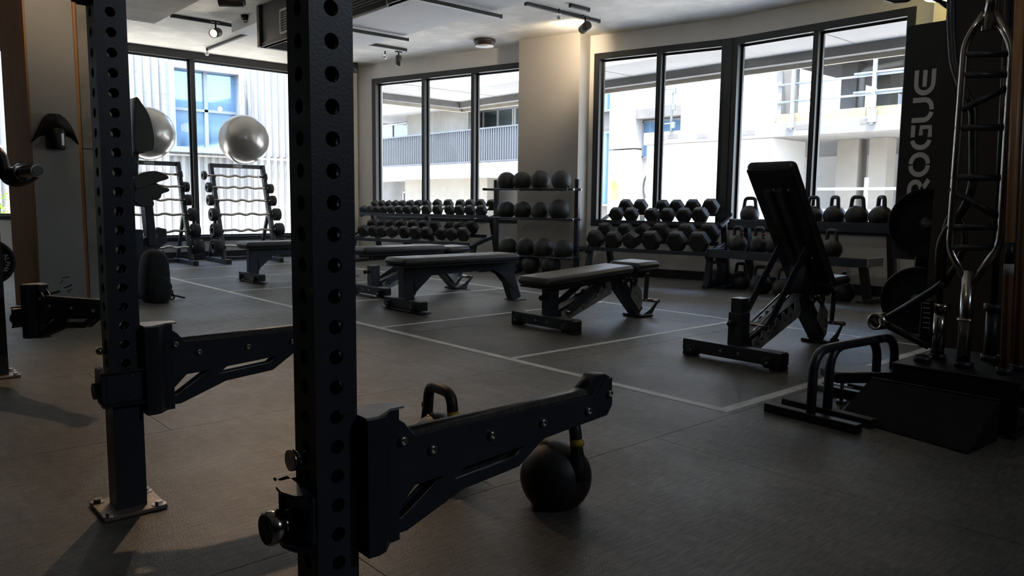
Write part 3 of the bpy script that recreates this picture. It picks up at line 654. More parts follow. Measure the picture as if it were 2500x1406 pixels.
# black cap hanging over a wall dispenser
cpn = aty(131, 310, PY)
cq = empty('dispenser', 'small glossy black dispenser on the painted board wall under a hood', 'dispenser', (cpn.x, PY, cpn.z - .16))
obj('body', MB().lathe([(.045, 0), (.052, .01), (.052, .14), (.03, .16)], 24, T((.005, -.056, 0))), 'blacksteel', cq); obj('front_strip', MB().box((.03, -.104, .07), (.018, .006, .085), .002), 'chrome', cq)
hat = MB(); prof = []
N1, N2 = 15, 9
vs = []; fs = []
for i in range(N1):
    u = -1 + 2 * i / (N1 - 1)
    for j in range(N2):
        v = j / (N2 - 1); x = u * (.03 + .120 * v ** .55); z = .235 - .125 * v - .085 * abs(u) ** 1.5 * v - .015 * abs(math.sin(u * 5)) * v; yy = -.015 - .11 * math.sin(math.pi * min(1, v * .9 + .05)) * (1 - .55 * abs(u))
        vs.append((x, yy - .002, z)); 
for i in range(N1 - 1):
    for j in range(N2 - 1): a = i * N2 + j; fs.append((a, a + 1, a + N2 + 1, a + N2))
ht = MB().add(vs, fs, True); hm = ht.mesh('hood'); 
ho = tag(obj('cap', hm, 'bag', None, T((cpn.x, PY, cpn.z - .14))), 'black fabric cap draped on the dispenser of the painted board wall', 'cap')
sm_ = ho.modifiers.new('s', 'SOLIDIFY'); sm_.thickness = .012; sb = ho.modifiers.new('b', 'SUBSURF'); sb.levels = 1; sb.render_levels = 1
# ------------------------------------------------------------------ kettlebells
def kb_mesh(R, H, hw, hr, flat=.62):
    b = MB()
    a0 = math.asin(flat)
    prof = [(1e-5, 0), (R * flat * .9, 0)]
    cz = R * math.cos(a0)
    for i in range(0, 17): a = math.pi - a0 - (math.pi - a0) * i / 16; prof.append((max(1e-5, R * math.sin(a)), cz + R * math.cos(a)))
    b.lathe(prof, 30); body = b.mesh('body')
    h = MB(); zb = cz + R * .55
    path = fillet([(-hw * 1.18, 0, cz + R * .15), (-hw * 1.02, 0, zb + R * .35), (-hw * .86, 0, H - hr), (hw * .86, 0, H - hr), (hw * 1.02, 0, zb + R * .35), (hw * 1.18, 0, cz + R * .15)], min(.045, hw * .5), 5)
    n = len(path); rs = [hr * (1 + .30 * (abs(i / (n - 1) - .5) * 2) ** 6) for i in range(n)]
    h.tube(path, rs, 12); return body, h.mesh('handle'), cz
def kettlebell(loc, rz, label, R=.105, H=.28, hw=.078, hr=.0175, band=None, num=None, group=None, flat=.62):
    key = (R, H, hw, hr, flat)
    if key not in KB: KB[key] = kb_mesh(*key)
    body, hd, cz = KB[key]
    root = empty('kettlebell', label, 'kettlebell', loc, rz, group)
    obj('body', body, 'kettle', root); obj('handle', hd, 'kettle', root)
    if band:
        for s_ in (-1, 1): obj('band', MB().cyl((s_ * hw * 1.05, 0, cz + R * 1.06), (s_ * hw * 1.01, 0, cz + R * 1.06 + .018), hr * 1.10, hr * 1.06), band, root, label=('yellow' if band == 'yellow' else 'dark red') + ' painted band')
    if num: obj('number', text_mesh(num, .045, .002), 'gold', root, T((-.022, -.018, cz + R * .965)) @ RZ(200) @ RX(-10), label='raised gold numerals')
    return root
KB = {}
kc = atz(1357, 1160, .082)
k1 = kettlebell((kc.x, kc.y, 0), math.radians(-41.7 - 48), 'black competition kettlebell with yellow bands, under the tip of the near safety arm', band='yellow', num='16', R=.102)
ka = atz(1043, 935, .265); kb_ = atz(1108, 960, .265)
k0 = kettlebell(((ka.x + kb_.x) / 2, (ka.y + kb_.y) / 2, 0), math.atan2(kb_.y - ka.y, kb_.x - ka.x), 'black kettlebell with yellow bands behind the near safety arm, next to the post', band='yellow', num='8', R=.102)
# ------------------------------------------------------------------ benches
def pad_mesh(L, W, Hh, r=.022):
    b = MB(); b.box((0, 0, 0), (L, W, Hh), r); me = b.mesh('pad'); return me
def pad(name, L, W, Hh, root, M, label=None):
    o = obj(name, pad_mesh(L, W, Hh), 'vinyl', root, M, label); md = o.modifiers.new('bevel', 'BEVEL'); md.width = .008; md.segments = 3; md.limit_method = 'ANGLE'; md.angle_limit = math.radians(20)
    for p in o.data.polygons: p.use_smooth = True
    return o
def wheel_mesh():
    return MB().lathe([(.006, 0), (.024, .0), (.030, .004), (.030, .020), (.024, .024), (.006, .024)], 24).mesh('wheel')
WH = wheel_mesh()
def flat_bench(loc, rz, label):
    """local x along the bench from the wheeled foot; 1.2 m long"""
    root = empty('flat_bench', label, 'bench', loc, rz, 'flat benches')
    fb_ = MB(); fb_.box((.0, 0, .060), (.075, .50, .070), .003); obj('foot_beam', fb_, 'steel', root)
    obj('foot_plate', MB().box((.0, 0, .012), (.10, .56, .008), .002).box((.0, 0, .099), (.10, .14, .008), .002), 'steel2', root)
    obj('end_cap', MB().box((0, -.2525, .06), (.068, .006, .063), .002), 'blacksteel', root)
    for s_ in (-1, 1):
        w = obj('wheel', WH, 'rubber', root, T((-.040, s_ * .17, .045)) @ RY(-90)); obj('axle_bolt', BSM, 'bolt', w, T((0, 0, .022)))
    obj('front_post', MB().box((.012, 0, .225), (.10, .08, .25), .003), 'steel', root)
    obj('rear_leg', MB().beam((1.02, 0, .32), (1.145, 0, .012), .08, .10, .003), 'steel', root)
    obj('rear_foot', MB().box((1.155, 0, .005), (.13, .15, .008), .002), 'steel2', root)
    gp = [(-.035, .34), (1.10, .34), (1.13, .26), (1.06, .25), (1.12, .10), (1.09, .11), (.96, .235), (.86, .285), (.22, .27), (.075, .15), (.06, .12), (.055, .24), (-.03, .24)]
    for s_ in (-1, 1): obj('side_plate', plate_mesh([gp], .006), 'steel2', root, T((0, s_ * .045, 0)) @ XZ)
    obj('spine', MB().box((.52, 0, .315), (1.06, .08, .07), .003), 'steel', root)
    obj('pad_board', MB().box((.49, 0, .354), (1.16, .26, .012), .002), 'blacksteel', root)
    pad('pad', 1.19, .30, .060, root, T((.49, 0, .391)))
    return root
flat_bench((3.335, 5.0, 0), 0, 'flat black bench in the centre, in front of the slam ball rack')
flat_bench((3.265, 7.74, 0), 0, 'flat black bench farthest away, left of the nearest upright')
def adj_bench(loc, label, back=0., post=.27, tilt=0., hz=.345):
    root = empty('adjustable_bench', label, 'bench', loc, 0, 'adjustable benches')
    obj('foot_beam', MB().box((0, 0, .058), (.078, .60, .072), .003), 'steel', root)
    obj('end_cap', MB().box((0, -.3035, .058), (.070, .008, .064), .003), 'blacksteel', root); obj('end_cap', MB().box((0, .3035, .058), (.070, .008, .064), .003), 'blacksteel', root)
    obj('rubber_foot', MB().box((0, -.27, .012), (.076, .07, .02), .003), 'rubber', root); obj('rubber_foot', MB().box((0, .27, .012), (.076, .07, .02), .003), 'rubber', root)
    for s_ in (-1, 1):
        w = obj('wheel', WH, 'rubber', root, T((-.040, s_ * .235, .042)) @ RY(-90)); obj('axle_bolt', BSM, 'bolt', w, T((0, 0, .022)))
        obj('bolt', BSM, 'bolt', root, T((-.040, s_ * .055, .058)) @ RY(-90))
    obj('post_sleeve', MB().box((.045, 0, .18), (.085, .085, .18), .004), 'steel', root)
    obj('post', MB().box((.045, 0, (.1 + post) / 2), (.068, .068, post - .1), .003), 'steel2', root)
    obj('post_cap', MB().box((.045, 0, post + .002), (.068, .068, .004), .001), 'silverplate', root)
    obj('pop_pin', MB().cyl((.0, 0, .215), (-.035, 0, .215), .012).sphere((-.042, 0, .215), .018, 14, 10), 'blacksteel', root)
    sp0, sp1 = Vector((.10, 0, .085)), Vector((.78, 0, .315)); obj('spine', MB().beam(sp0, sp1, .075, .085), 'steel', root)
    obj('rear_leg', MB().beam((.70, 0, .30), (.965, 0, .035), .08, .09), 'steel', root)
    an = math.degrees(math.atan2(sp1.z - sp0.z, sp1.x - sp0.x))
    lad = [(-.02, -.045), (.50, -.045), (.52, -.02), (.52, .060), (.505, .075)]
    xx = .47
    for i in range(6): lad += [(xx, .060 - i * .003), (xx - .012, .020), (xx - .030, .016), (xx - .038, .030), (xx - .052, .055 - i * .004)]; xx -= .075
    lad += [(-.01, .035)]
    for s_ in (-1, 1):
        o = obj('ladder_plate', plate_mesh([lad], .005), 'silverplate', root, T((.12, s_ * .052, .085)) @ RY(-an) @ XZ, label='silver notched ladder plate')
        for u in (.04, .20, .38):
            obj('bolt', BSM, 'blacksteel', o, T((u, -.024, .003 if s_ < 0 else -.003)) @ (RX(0) if s_ < 0 else RX(180)))
        if s_ < 0:
            for k, u in ((15, .02), (30, .085), (40, .15), (60, .235), (75, .34), (85, .41)): obj('number', text_mesh(str(k), .022, .0012), 'blacksteel', o, T((u, .0, .0032)))
        # seat bracket
        sb_ = obj('seat_bracket', plate_mesh([[(.86, .265), (.885, .295), (.915, .24), (.955, .205), (.97, .12), (.955, .075), (.93, .060), (.83, .165)]], .005), 'silverplate', root, T((0, s_ * .052, 0)) @ XZ, label='silver seat angle plate')
        for u in ((.855, .175), (.935, .095)): obj('bolt', BSM, 'blacksteel', sb_, T((u[0], u[1], .003 if s_ < 0 else -.003)) @ (RX(0) if s_ < 0 else RX(180)))
        if s_ < 0:
            for k, u, v in ((30, .885, .185), (15, .93, .15)): obj('number', text_mesh(str(k), .022, .0012), 'blacksteel', sb_, T((u, v, .0032)))
        gs = obj('gusset', plate_mesh([[(.70, .30), (.735, .345), (.86, .33), (.90, .29), (.87, .235), (.80, .285), (.72, .255)]], .006), 'steel2', root, T((0, s_ * .060, 0)) @ XZ)
        for u in ((.725, .292), (.76, .312), (.805, .312), (.835, .285)): obj('bolt', CAPB, 'bolt', gs, T((u[0], u[1], .003 if s_ < 0 else -.003)) @ (RX(0) if s_ < 0 else RX(180)))
        ft = obj('lift_handle_plate', plate_mesh([[(.955, .02), (1.06, .02), (1.135, .11), (1.115, .115), (1.03, .05)]], .006), 'steel2', root, T((0, s_ * .075, 0)) @ XZ)
        obj('seat_link', MB().beam((1.0, s_ * .068, .335), (.985, s_ * .068, .12), .012, .045), 'steel', root)
    obj('lift_handle', MB().cyl((1.122, -.09, .112), (1.122, .09, .112), .014), 'raw_steel', root); obj('seat_pin', MB().cyl((.985, -.085, .13), (.985, .085, .13), .010), 'raw_steel', root)
    obj('foot_plate', MB().box((.985, 0, .012), (.15, .18, .02), .004), 'blacksteel', root)
    pad('seat_pad', .27, .30, .062, root, T((.925, 0, .395)) @ RY(-2))
    obj('seat_frame', plate_mesh([[(.72, .355), (1.05, .362), (1.05, .335), (.98, .30), (.76, .30)]], .09), 'steel2', root, T((0, 0, 0)) @ XZ)
    for s_ in (-1,): obj('bolt', CAPB, 'bolt', root, T((.99, -.047, .325)) @ RX(90)); obj('bolt', CAPB, 'bolt', root, T((.72, -.047, .335)) @ RX(90))
    # back assembly hinged at (.76, .335)
    hx = .80 if back else .77; Mb = T((hx, 0, hz)) @ RY(back + tilt)
    bf = MB(); bf.box((-.40, -.035, .012), (.72, .04, .045), .003).box((-.40, .035, .012), (.72, .04, .045), .003); obj('back_frame', bf, 'steel2', root, Mb)
    obj('back_board', MB().box((-.455, 0, .030), (.86, .27, .012), .002), 'blacksteel', root, Mb)
    pad('back_pad', .90, .30, .062, root, Mb @ T((-.455, 0, .068)))
    if back:
        for u in (-.25, -.75):
            for s_ in (-1, 1): obj('bolt', CAPB, 'bolt', root, Mb @ T((u, s_ * .045 - .04, .024)) @ RX(180))
    ln = Mb @ Vector((-.34, 0, 0)); piv = Vector((.20 if back else .14, 0, .185 if back else .115))
    if not back: ln = Vector((.47, 0, .30))
    for s_ in (-1, 1): obj('support_link', MB().beam((ln.x, s_ * .085, ln.z), (piv.x, s_ * .085, piv.z), .010, .055), 'steel', root)
    obj('support_pin', MB().cyl((piv.x, -.10, piv.z), (piv.x, .10, piv.z), .009), 'raw_steel', root)
    if back:
        for s_ in (-1, 1): obj('slide_rod', MB().cyl((.10, s_ * .03, .14), (.52, s_ * .03, .33), .006), 'chrome', root)
        obj('hinge_plate', plate_mesh([[(.69, .30), (.66, .50), (.70, .50), (.79, .36), (.80, .29)]], .11), 'steel2', root, XZ)
    return root
adj_bench((3.60, 3.70, 0), 'adjustable bench set flat, right of centre, with silver ladder plates', tilt=-3.2, hz=.312, post=.25)
adj_bench((3.63, 6.02, 0), 'adjustable bench set flat, partly hidden behind the central flat bench')
adj_bench((3.645, 2.275, 0), 'adjustable bench with its back pad raised steeply, nearest on the right', back=51.5, post=.345, hz=.338)
# ------------------------------------------------------------------ curl bar racks and exercise balls
def curl_rack(xc, label):
    root = empty('curl_bar_rack', label, 'rack', (xc, 10.42, 0), 0, 'curl bar racks by the back windows')
    for s_ in (-1, 1):
        x = s_ * .365
        obj('post', MB().beam((x, -.20, .045), (x, .20, 1.33), .05, .075, .004, up=(0, 1, 0)), 'steel2', root)
        obj('foot', MB().box((x, .02, .03), (.06, .78, .06), .004), 'steel', root)
        obj('foot_cap', MB().box((x, -.372, .03), (.056, .006, .056), .002), 'blacksteel', root)
        obj('brace', MB().beam((x, .33, .06), (x, .06, .62), .04, .04, .003, up=(0, 1, 0)), 'steel', root)
        for k, z in enumerate(ZB):
            y = -.20 + .40 * (z - .045) / 1.285; obj('hook', MB().box((x, y - .045, z - .022), (.05, .05, .014), .003).box((x, y - .068, z - .006), (.05, .008, .03), .002), 'steel2', root)
    obj('top_bar', MB().box((0, .20, 1.31), (.70, .05, .055), .004), 'steel', root); obj('label_plate', MB().box((0, .172, 1.31), (.13, .003, .035), .001), 'silverplate', root)
    obj('low_bar', MB().box((0, .20, .035), (.70, .05, .05), .004), 'steel', root)
    return root
ZB = [1.165, 1.005, .835, .645, .435, .225]
RB = [(.060, .045), (.068, .062), (.073, .072), (.086, .085), (.092, .095), (.098, .115)]
NAMES = ['topmost', 'second from the top', 'third from the top', 'fourth from the top', 'fifth from the top', 'lowest']
def curl_bar(xc, k, label, grp, shift=0):
    z = ZB[k]; y = 10.42 - .20 + .40 * (z - .045) / 1.285 - .052; r, w = RB[k]
    root = empty('curl_bar', label, 'barbell', (xc + shift, y, z + .004), 0, grp)
    pts = [(-.40, 0, 0), (-.27, 0, 0), (-.19, 0, .010), (-.09, 0, -.016), (0, 0, .014), (.09, 0, -.016), (.19, 0, .010), (.27, 0, 0), (.40, 0, 0)]
    if k % 2: pts = [(a, b, -c * .9 + .004) for a, b, c in pts]
    obj('bar', MB().tube(fillet(pts, .03, 3), .016, 10), 'raw_steel', root)
    hm_ = MB().lathe([(.02, 0), (r - .008, 0), (r, .008), (r, w - .008), (r - .008, w), (r * .78, w), (r * .76, w - .004), (.02, w - .004)], 28).mesh('head')
    for s_ in (-1, 1):
        o = obj('head', hm_, 'rubber', root, T((s_ * .40, 0, 0)) @ RY(90 * s_)); obj('badge', MB().lathe([(r * .55, 0), (r * .55, .001), (r * .45, .001), (r * .45, 0)], 20), 'silverplate', o, T((0, 0, w - .003)))
        obj('end_collar', MB().cyl((0, 0, -.02), (0, 0, 0), .022), 'chrome', o)
for xc, nm in ((4.305, 'right'), (3.145, 'left')):
    curl_rack(xc, 'leaning black rack of curl bars, %s one of the two' % nm)
    for k in range(6): curl_bar(xc, k, '%s curl bar on the %s rack by the back windows' % (NAMES[k], nm), 'curl bars on the %s rack' % nm, (-.07, -.02, -.02, .0, -.0, -.0)[k])
for xc, nm in ((4.385, 'big silver exercise ball on the right curl bar rack'), (3.125, 'big silver exercise ball on the left rack, partly behind the upright')):
    r = .335; b = MB(); prof = []
    for i in range(49):
        a = math.pi * i / 48; g = 1 - .004 * math.exp(-((i - 12) / 1.0) ** 2) - .004 * math.exp(-((i - 36) / 1.0) ** 2) - .004 * math.exp(-((i - 24) / 1.0) ** 2)
        prof.append((max(1e-5, r * g * math.sin(a)), -r * g * math.cos(a)))
    b.lathe(prof, 56, RY(35)); tag(obj('exercise_ball', b, 'silverball', None, T((xc, 10.55, 1.345 + r))), nm, 'exercise ball', 'exercise balls on the curl bar racks')
# ------------------------------------------------------------------ dumbbell racks and dumbbells
def orient(pf, pr):
    """matrix placing local +x on the line rear -> front"""
    x = (pf - pr).normalized(); z = Vector((0, 0, 1)); z = (z - x * z.dot(x)).normalized(); y = z.cross(x)
    M = Matrix(((x.x, y.x, z.x, 0), (x.y, y.y, z.y, 0), (x.z, y.z, z.z, 0), (0, 0, 0, 1))); return T((pf + pr) / 2) @ M
def dumbbell(pf, pr, R, label, group, spin=0., w=None):
    root = empty('hex_dumbbell', label, 'dumbbell', (0, 0, 0), 0, group)
    L = (pf - pr).length; w = w or R * 1.15
    root.matrix_world = orient(pf, pr) @ RX(spin)
    key = (round(R, 4), round(w, 3))
    if key not in DB:
        m_ = MB(); c = R * .16
        def ring(r, x): return [(x, r * math.cos(math.radians(60 * i)), r * math.sin(math.radians(60 * i))) for i in range(6)]
        vs = ring(R * .80, -w / 2) + ring(R, -w / 2 + c) + ring(R, w / 2 - c) + ring(R * .80, w / 2)
        fs = [(5, 4, 3, 2, 1, 0), tuple(range(18, 24))]
        for a in range(3):
            for i in range(6): fs.append((a * 6 + i, a * 6 + (i + 1) % 6, (a + 1) * 6 + (i + 1) % 6, (a + 1) * 6 + i))
        DB[key] = m_.add(vs, fs).mesh('head')
    obj('head', DB[key], 'rubber', root, T((L / 2, 0, 0))); obj('head', DB[key], 'rubber', root, T((-L / 2, 0, 0)))
    obj('grip', MB().tube([(-L / 2 + w / 2 - .01, 0, 0), (-L / 6, 0, 0), (0, 0, 0), (L / 6, 0, 0), (L / 2 - w / 2 + .01, 0, 0)], [.013, .015, .017, .015, .013], 10), 'raw_steel', root)
    return root
DB = {}
def ordn(i, n):
    w = ['first', 'second', 'third', 'fourth', 'fifth', 'sixth', 'seventh', 'eighth', 'ninth', 'tenth', 'eleventh', 'twelfth', 'thirteenth', 'fourteenth']
    return 'leftmost' if i == 0 else ('rightmost' if i == n - 1 else w[i] + ' from the left')
def db_rack(s0, s1, label, zt, zb, frames, grp=None):
    root = empty('dumbbell_rack', label, 'rack', (0, 0, 0)); root.matrix_world = MW
    for (e0, z0, e1, z1, nm) in ((.46, zt - .035, .16, zt + .065, 'top_tray'), (.84, zb - .035, .54, zb + .055, 'lower_tray')):
        for (e, z) in ((e0, z0), (e1, z1)):
            obj('rail', MB().box(((s0 + s1) / 2, e, z), (s1 - s0, .04, .006), .001).box(((s0 + s1) / 2, e + .02 * (1 if e == e0 else -1), z + .018), (s1 - s0, .006, .04), .001), 'steel', root)
        for s in (s0 + .01, s1 - .01):
            obj('end_bracket', MB().beam((s, e0, z0 - .012), (s, e1, z1 - .012), .035, .03), 'steel2', root)
    for s in frames:
        obj('upright', MB().beam((s, .16, 0), (s, .33, zt - .01), .06, .06, .004, up=(0, 1, 0)), 'steel2', root)
        obj('front_leg', MB().beam((s, .78, 0), (s, .70, zb - .03), .06, .06, .004, up=(0, 1, 0)), 'steel2', root)
        obj('side_beam', MB().beam((s, .30, zb + .06), (s, .80, zb - .05), .04, .05), 'steel', root)
        obj('base_foot', MB().box((s, .47, .02), (.06, .72, .04), .004), 'steel', root)
    return root
db_rack(2.78, 4.26, 'two-tier black dumbbell rack under the middle window', .665, .372, (2.80, 4.20))
db_rack(5.80, 8.10, 'long two-tier black dumbbell rack under the left window', .685, .35, (5.86, 6.95, 7.98))
def drow(ss_f, ss_r, ef, zf, er, zr, R, where, grp, spins, w=None):
    n = len(ss_f)
    for i in range(n):
        r = R[i] if isinstance(R, (list, tuple)) else R
        dumbbell(wp(ss_f[i], ef, zf + (r - .07) * .6), wp(ss_r[i], er, zr + (r - .07) * .6), r, 'black hex dumbbell, %s on the %s' % (ordn(i, n), where), grp, spins[i % len(spins)], w)
drow([4.017, 3.832, 3.578, 3.398, 3.205, 3.025], [4.02, 3.833, 3.56, 3.393, 3.206, 3.001], .44, .722, .20, .815, [.086, .086, .084, .086, .090, .096], 'top tier of the middle rack', 'dumbbells on the middle rack top tier', [0, 0, 0, 0, 0, 0], .10)
drow([4.085, 3.856, 3.649, 3.415, 3.13, 2.886], [4.075, 3.824, 3.605, 3.403, 3.106, 2.867], .80, .445, .58, .525, [.102, .100, .102, .112, .115, .118], 'lower tier of the middle rack', 'dumbbells on the middle rack lower tier', [0, 0, 26, 0, 0, 0], .11)
sf = [8.055, 7.915, 7.786, 7.65, 7.517, 7.362, 7.21, 7.06, 6.868, 6.674, 6.462, 6.297, 6.127, 5.941]
drow(sf, [s + .01 for s in sf], .44, .738, .20, .815, [.058, .058, .058, .06, .062, .064, .066, .068, .072, .074, .074, .076, .078, .078], 'top tier of the long left rack', 'dumbbells on the left rack top tier', [20, 8, 25, 28, 0, 0, 0, 0, -22, 0, 0, 0, 0, 0], .085)
sb_ = [7.723, 7.527, 7.357, 7.176, 6.954, 6.766, 6.574, 6.319, 6.15, 5.966]
drow(sb_, [s + .04 for s in sb_], .78, .437, .56, .515, [.082, .082, .084, .086, .088, .088, .086, .083, .085, .094], 'lower tier of the long left rack', 'dumbbells on the left rack lower tier', [8, 4, 12, 24, 3, 0, 0, -14, 20, 0], .095)
# ------------------------------------------------------------------ slam ball rack in front of the column
br = empty('ball_rack', 'tall black three-shelf rack of slam balls before the column', 'rack', (0, 0, 0)); br.matrix_world = MW
E0 = .62
for s in (4.50, 5.665):
    obj('post', MB().box((s, E0 - .12, .57), (.05, .05, 1.12), .003), 'steel2', br)
    obj('foot', MB().box((s, E0 + .02, .02), (.06, .42, .04), .003), 'steel', br)
    for z in (.215, .665, 1.01): obj('cross_tie', MB().box((s, E0 + .02, z), (.03, .26, .03), .002), 'steel', br)
for z in (.215, .665, 1.01):
    for e in (E0 - .075, E0 + .10): obj('rail', MB().cyl((4.46 - .03, e, z), (5.70, e, z), .013), 'steel2', br); obj('rail_end', MB().cyl((4.46 - .028, e, z), (4.46 - .04, e, z), .011), 'chrome', br)
SR = .115
balls = {'top shelf': [(1237, 443), (1274, 445), (1319, 443), (1371, 445)], 'middle shelf': [(1236, 513), (1275, 519), (1318, 522), (1365, 513)], 'bottom shelf': [(1240, 597), (1282, 602), (1326, 608), (1376, 608)], 'floor under the rack': [(1262, 640), (1297, 645), (1345, 650)]}
zs = {'top shelf': 1.107, 'middle shelf': .762, 'bottom shelf': .312, 'floor under the rack': .118}
def onW(px, py, e):
    d = Vector(ray(px, py)); o = Vector(CP); t = ((WD - e) - o.dot(WN)) / d.dot(WN); return o + d * t
for sh, L in balls.items():
    for i, (px, py) in enumerate(L):
        r = (.116, .116, .122, .118)[i] if sh != 'middle shelf' else (.112, .112, .110, .126)[i]
        q = onW(px, py, E0 + .012); s = q.x * WT.x + q.y * WT.y; c = wp(s, E0 + (.012 if 'floor' not in sh else .02), zs[sh] + (r - .116) if 'floor' not in sh else r + .002)
        b = MB(); b.sphere((0, 0, 0), r, 36, 22); o = obj('slam_ball', b, 'slam', None, T(c)); tag(o, 'black textured slam ball, %s on the %s' % (ordn(i, len(L)), sh) if 'floor' not in sh else 'black slam ball, %s of three on the floor under the rack' % ordn(i, 3), 'slam ball', 'slam balls on the ball rack')
# ------------------------------------------------------------------ kettlebell rack right
kr = empty('kettlebell_rack', 'two-tier black rack of kettlebells under the right window', 'rack', (0, 0, 0))
ya, yb = 2.86, 4.46
obj('top_tray', MB().box((7.12, (ya + yb) / 2, .665), (.26, yb - ya, .02), .002).box((6.985, (ya + yb) / 2, .66), (.012, yb - ya, .085), .002).box((7.255, (ya + yb) / 2, .68), (.012, yb - ya, .06), .002), 'steel', kr)
obj('lower_tray', MB().box((6.78, (ya + yb) / 2 + .02, .375), (.28, yb - ya, .02), .002).box((6.635, (ya + yb) / 2 + .02, .365), (.012, yb - ya, .08), .002), 'steel', kr)
for y in (ya - .005, yb + .005): obj('end_plate', MB().box((7.12, y, .665), (.28, .012, .09), .002), 'steel2', kr); obj('end_plate', MB().box((6.78, y + .02, .37), (.30, .012, .075), .002), 'silverplate' if y < 3 else 'steel2', kr)
for y in (ya + .03, yb - .12):
    obj('upright', MB().beam((7.24, y, 0), (7.10, y, .64), .06, .07, .004, up=(1, 0, 0)), 'steel2', kr); obj('front_leg', MB().beam((6.86, y + .06, 0), (6.72, y + .06, .33), .06, .07, .004, up=(1, 0, 0)), 'steel2', kr)
    obj('base_foot', MB().box((7.02, y + .03, .02), (.52, .07, .04), .003), 'steel', kr); obj('foot_pad', MB().box((6.86, y + .06, .006), (.14, .16, .012), .002), 'blacksteel', kr)
sm = dict(R=.092, H=.262, hw=.052, hr=.0175)
tops = [(1830, 'far left of the top shelf, left of the raised bench'), (1985, 'second from the left on the top shelf, just right of the raised pad'), (2037, 'third from the left on the top shelf'), (2092, 'fourth from the left on the top shelf'), (2150, 'rightmost on the top shelf beside the tall panel')]
for i, (px, lb) in enumerate(tops):
    q = atx(px, 530, 7.12); kettlebell((7.12, q.y, .676), math.radians((95, 80, 60, 82, 52)[i]), 'black kettlebell %s' % lb, R=(.098, .100, .103, .105, .104)[i], H=(.265, .275, .278, .280, .280)[i], hw=(.062, .052, .052, .060, .052)[i], hr=.0185, group='kettlebells on the top shelf')
mids = [(1801, 'leftmost on the lower shelf with a dark red band', 'redband'), (1853, 'second on the lower shelf with a dark red band', 'redband'), (1895, 'third on the lower shelf, half behind the raised bench', None), (2030, 'on the lower shelf right of the raised bench', None)]
for px, lb, bd in mids:
    q = atx(px, 600, 6.78); kettlebell((6.78, q.y, .386), math.radians(75), 'black kettlebell %s' % lb, **{**sm, 'R': .096}, band=bd, group='kettlebells on the lower shelf')
flr = [((1742, 710), -35, 'leftmost on the floor, under the dumbbell rack end', .104), ((1808, 715), -60, 'second from the left on the floor', .102), ((1858, 727), -28, 'third from the left on the floor', .107), ((1915, 735), 10, 'fourth from the left on the floor, behind the raised bench', .105), ((2062, 745), 70, 'rightmost on the floor, behind the bench seat', .10)]
for (px, py), a, lb, R in flr:
    q = atz(px, py - 8, 0) + Vector((.07, .05, 0)); kettlebell((q.x, q.y, 0), math.radians(-41.7 + a), 'black kettlebell %s' % lb, R=R, H=.275, hw=.062, hr=.0165, group='kettlebells on the floor by the wall')
# ------------------------------------------------------------------ tall panel with lettering, plates on a tree
XS = 6.2
tp_ = empty('storage_tower', 'tall black storage panel with big pale vertical lettering', 'rack', (XS, 2.35, 0))
obj('panel', MB().box((.03, 0, 1.33), (.06, .31, 1.76), .003), 'blacksteel', tp_)
obj('leg', MB().box((.05, -.06, .225), (.08, .10, .45), .003), 'blacksteel', tp_); obj('foot', MB().box((.08, 0, .02), (.50, .34, .04), .004), 'blacksteel', tp_)
yL0 = atx(2281, 250, XS).y; yL1 = atx(2229, 250, XS).y; CHh = yL1 - yL0
zt = atx(2258, 170, XS).z; zb = atx(2225, 470, XS).z
pitch = (zt - zb) / 4.42
def strip(pts, w, th=.003):
    P = [Vector((a, b, 0)) for a, b in pts]; L = []; R_ = []
    for i, p in enumerate(P):
        t = (P[min(i + 1, len(P) - 1)] - P[max(i - 1, 0)]).normalized(); n = Vector((-t.y, t.x, 0)) * w / 2; L.append(p + n); R_.append(p - n)
    return [(v.x, v.y) for v in L + R_[::-1]]
def arc(cx, cy, rx, ry, a0, a1, n=9): return [(cx + rx * math.cos(math.radians(a0 + (a1 - a0) * i / n)), cy + ry * math.sin(math.radians(a0 + (a1 - a0) * i / n))) for i in range(n + 1)]
w_ = .20; LT = {
 'E': [[(1.0, .90)] + arc(.45, .5, .37, .40, 90, 270, 14) + [(1.0, .10)], [(.32, .5), (.98, .5)]],
 'U': [[(.10, 1.0), (.10, .45)] + arc(.45, .45, .35, .35, 180, 262, 7), [(.50, .10)] + arc(.55, .45, .35, .35, 278, 360, 7) + [(.90, 1.0)]],
 'G': [[(1.0, .90), (.52, .90)], arc(.42, .5, .33, .40, 96, 264, 12), [(.50, .10), (.90, .10), (.90, .52), (.58, .52)]],
 'O': [[(.53, .90)] + arc(.56, .5, .34, .40, 80, -80, 12) + [(.53, .10)], [(.47, .90)] + arc(.44, .5, .34, .40, 100, 260, 12) + [(.47, .10)]],
 'R': [[(.0, .90), (.55, .90)] + arc(.60, .62, .30, .28, 80, -90, 9) + [(.1, .34)], [(.56, .30), (.98, .0)], [(.10, .26), (.10, 0)]]}
for i, ch in enumerate('ROGUE'):
    for pl_ in LT[ch]:
        poly = [(a, b) for a, b in strip(pl_, w_)]
        u0 = zb - pitch * .42 + i * pitch * .985
        lp = [(yL0 - 2.35 + v * CHh, u0 + u * pitch * .90) for u, v in poly]
        obj('letter', plate_mesh([lp], .003), 'letter', tp_, T((-.002, 0, 0)) @ Matrix(((0, 0, 1, 0), (1, 0, 0, 0), (0, 1, 0, 0), (0, 0, 0, 1))), label='pale grey letter %s' % ch)
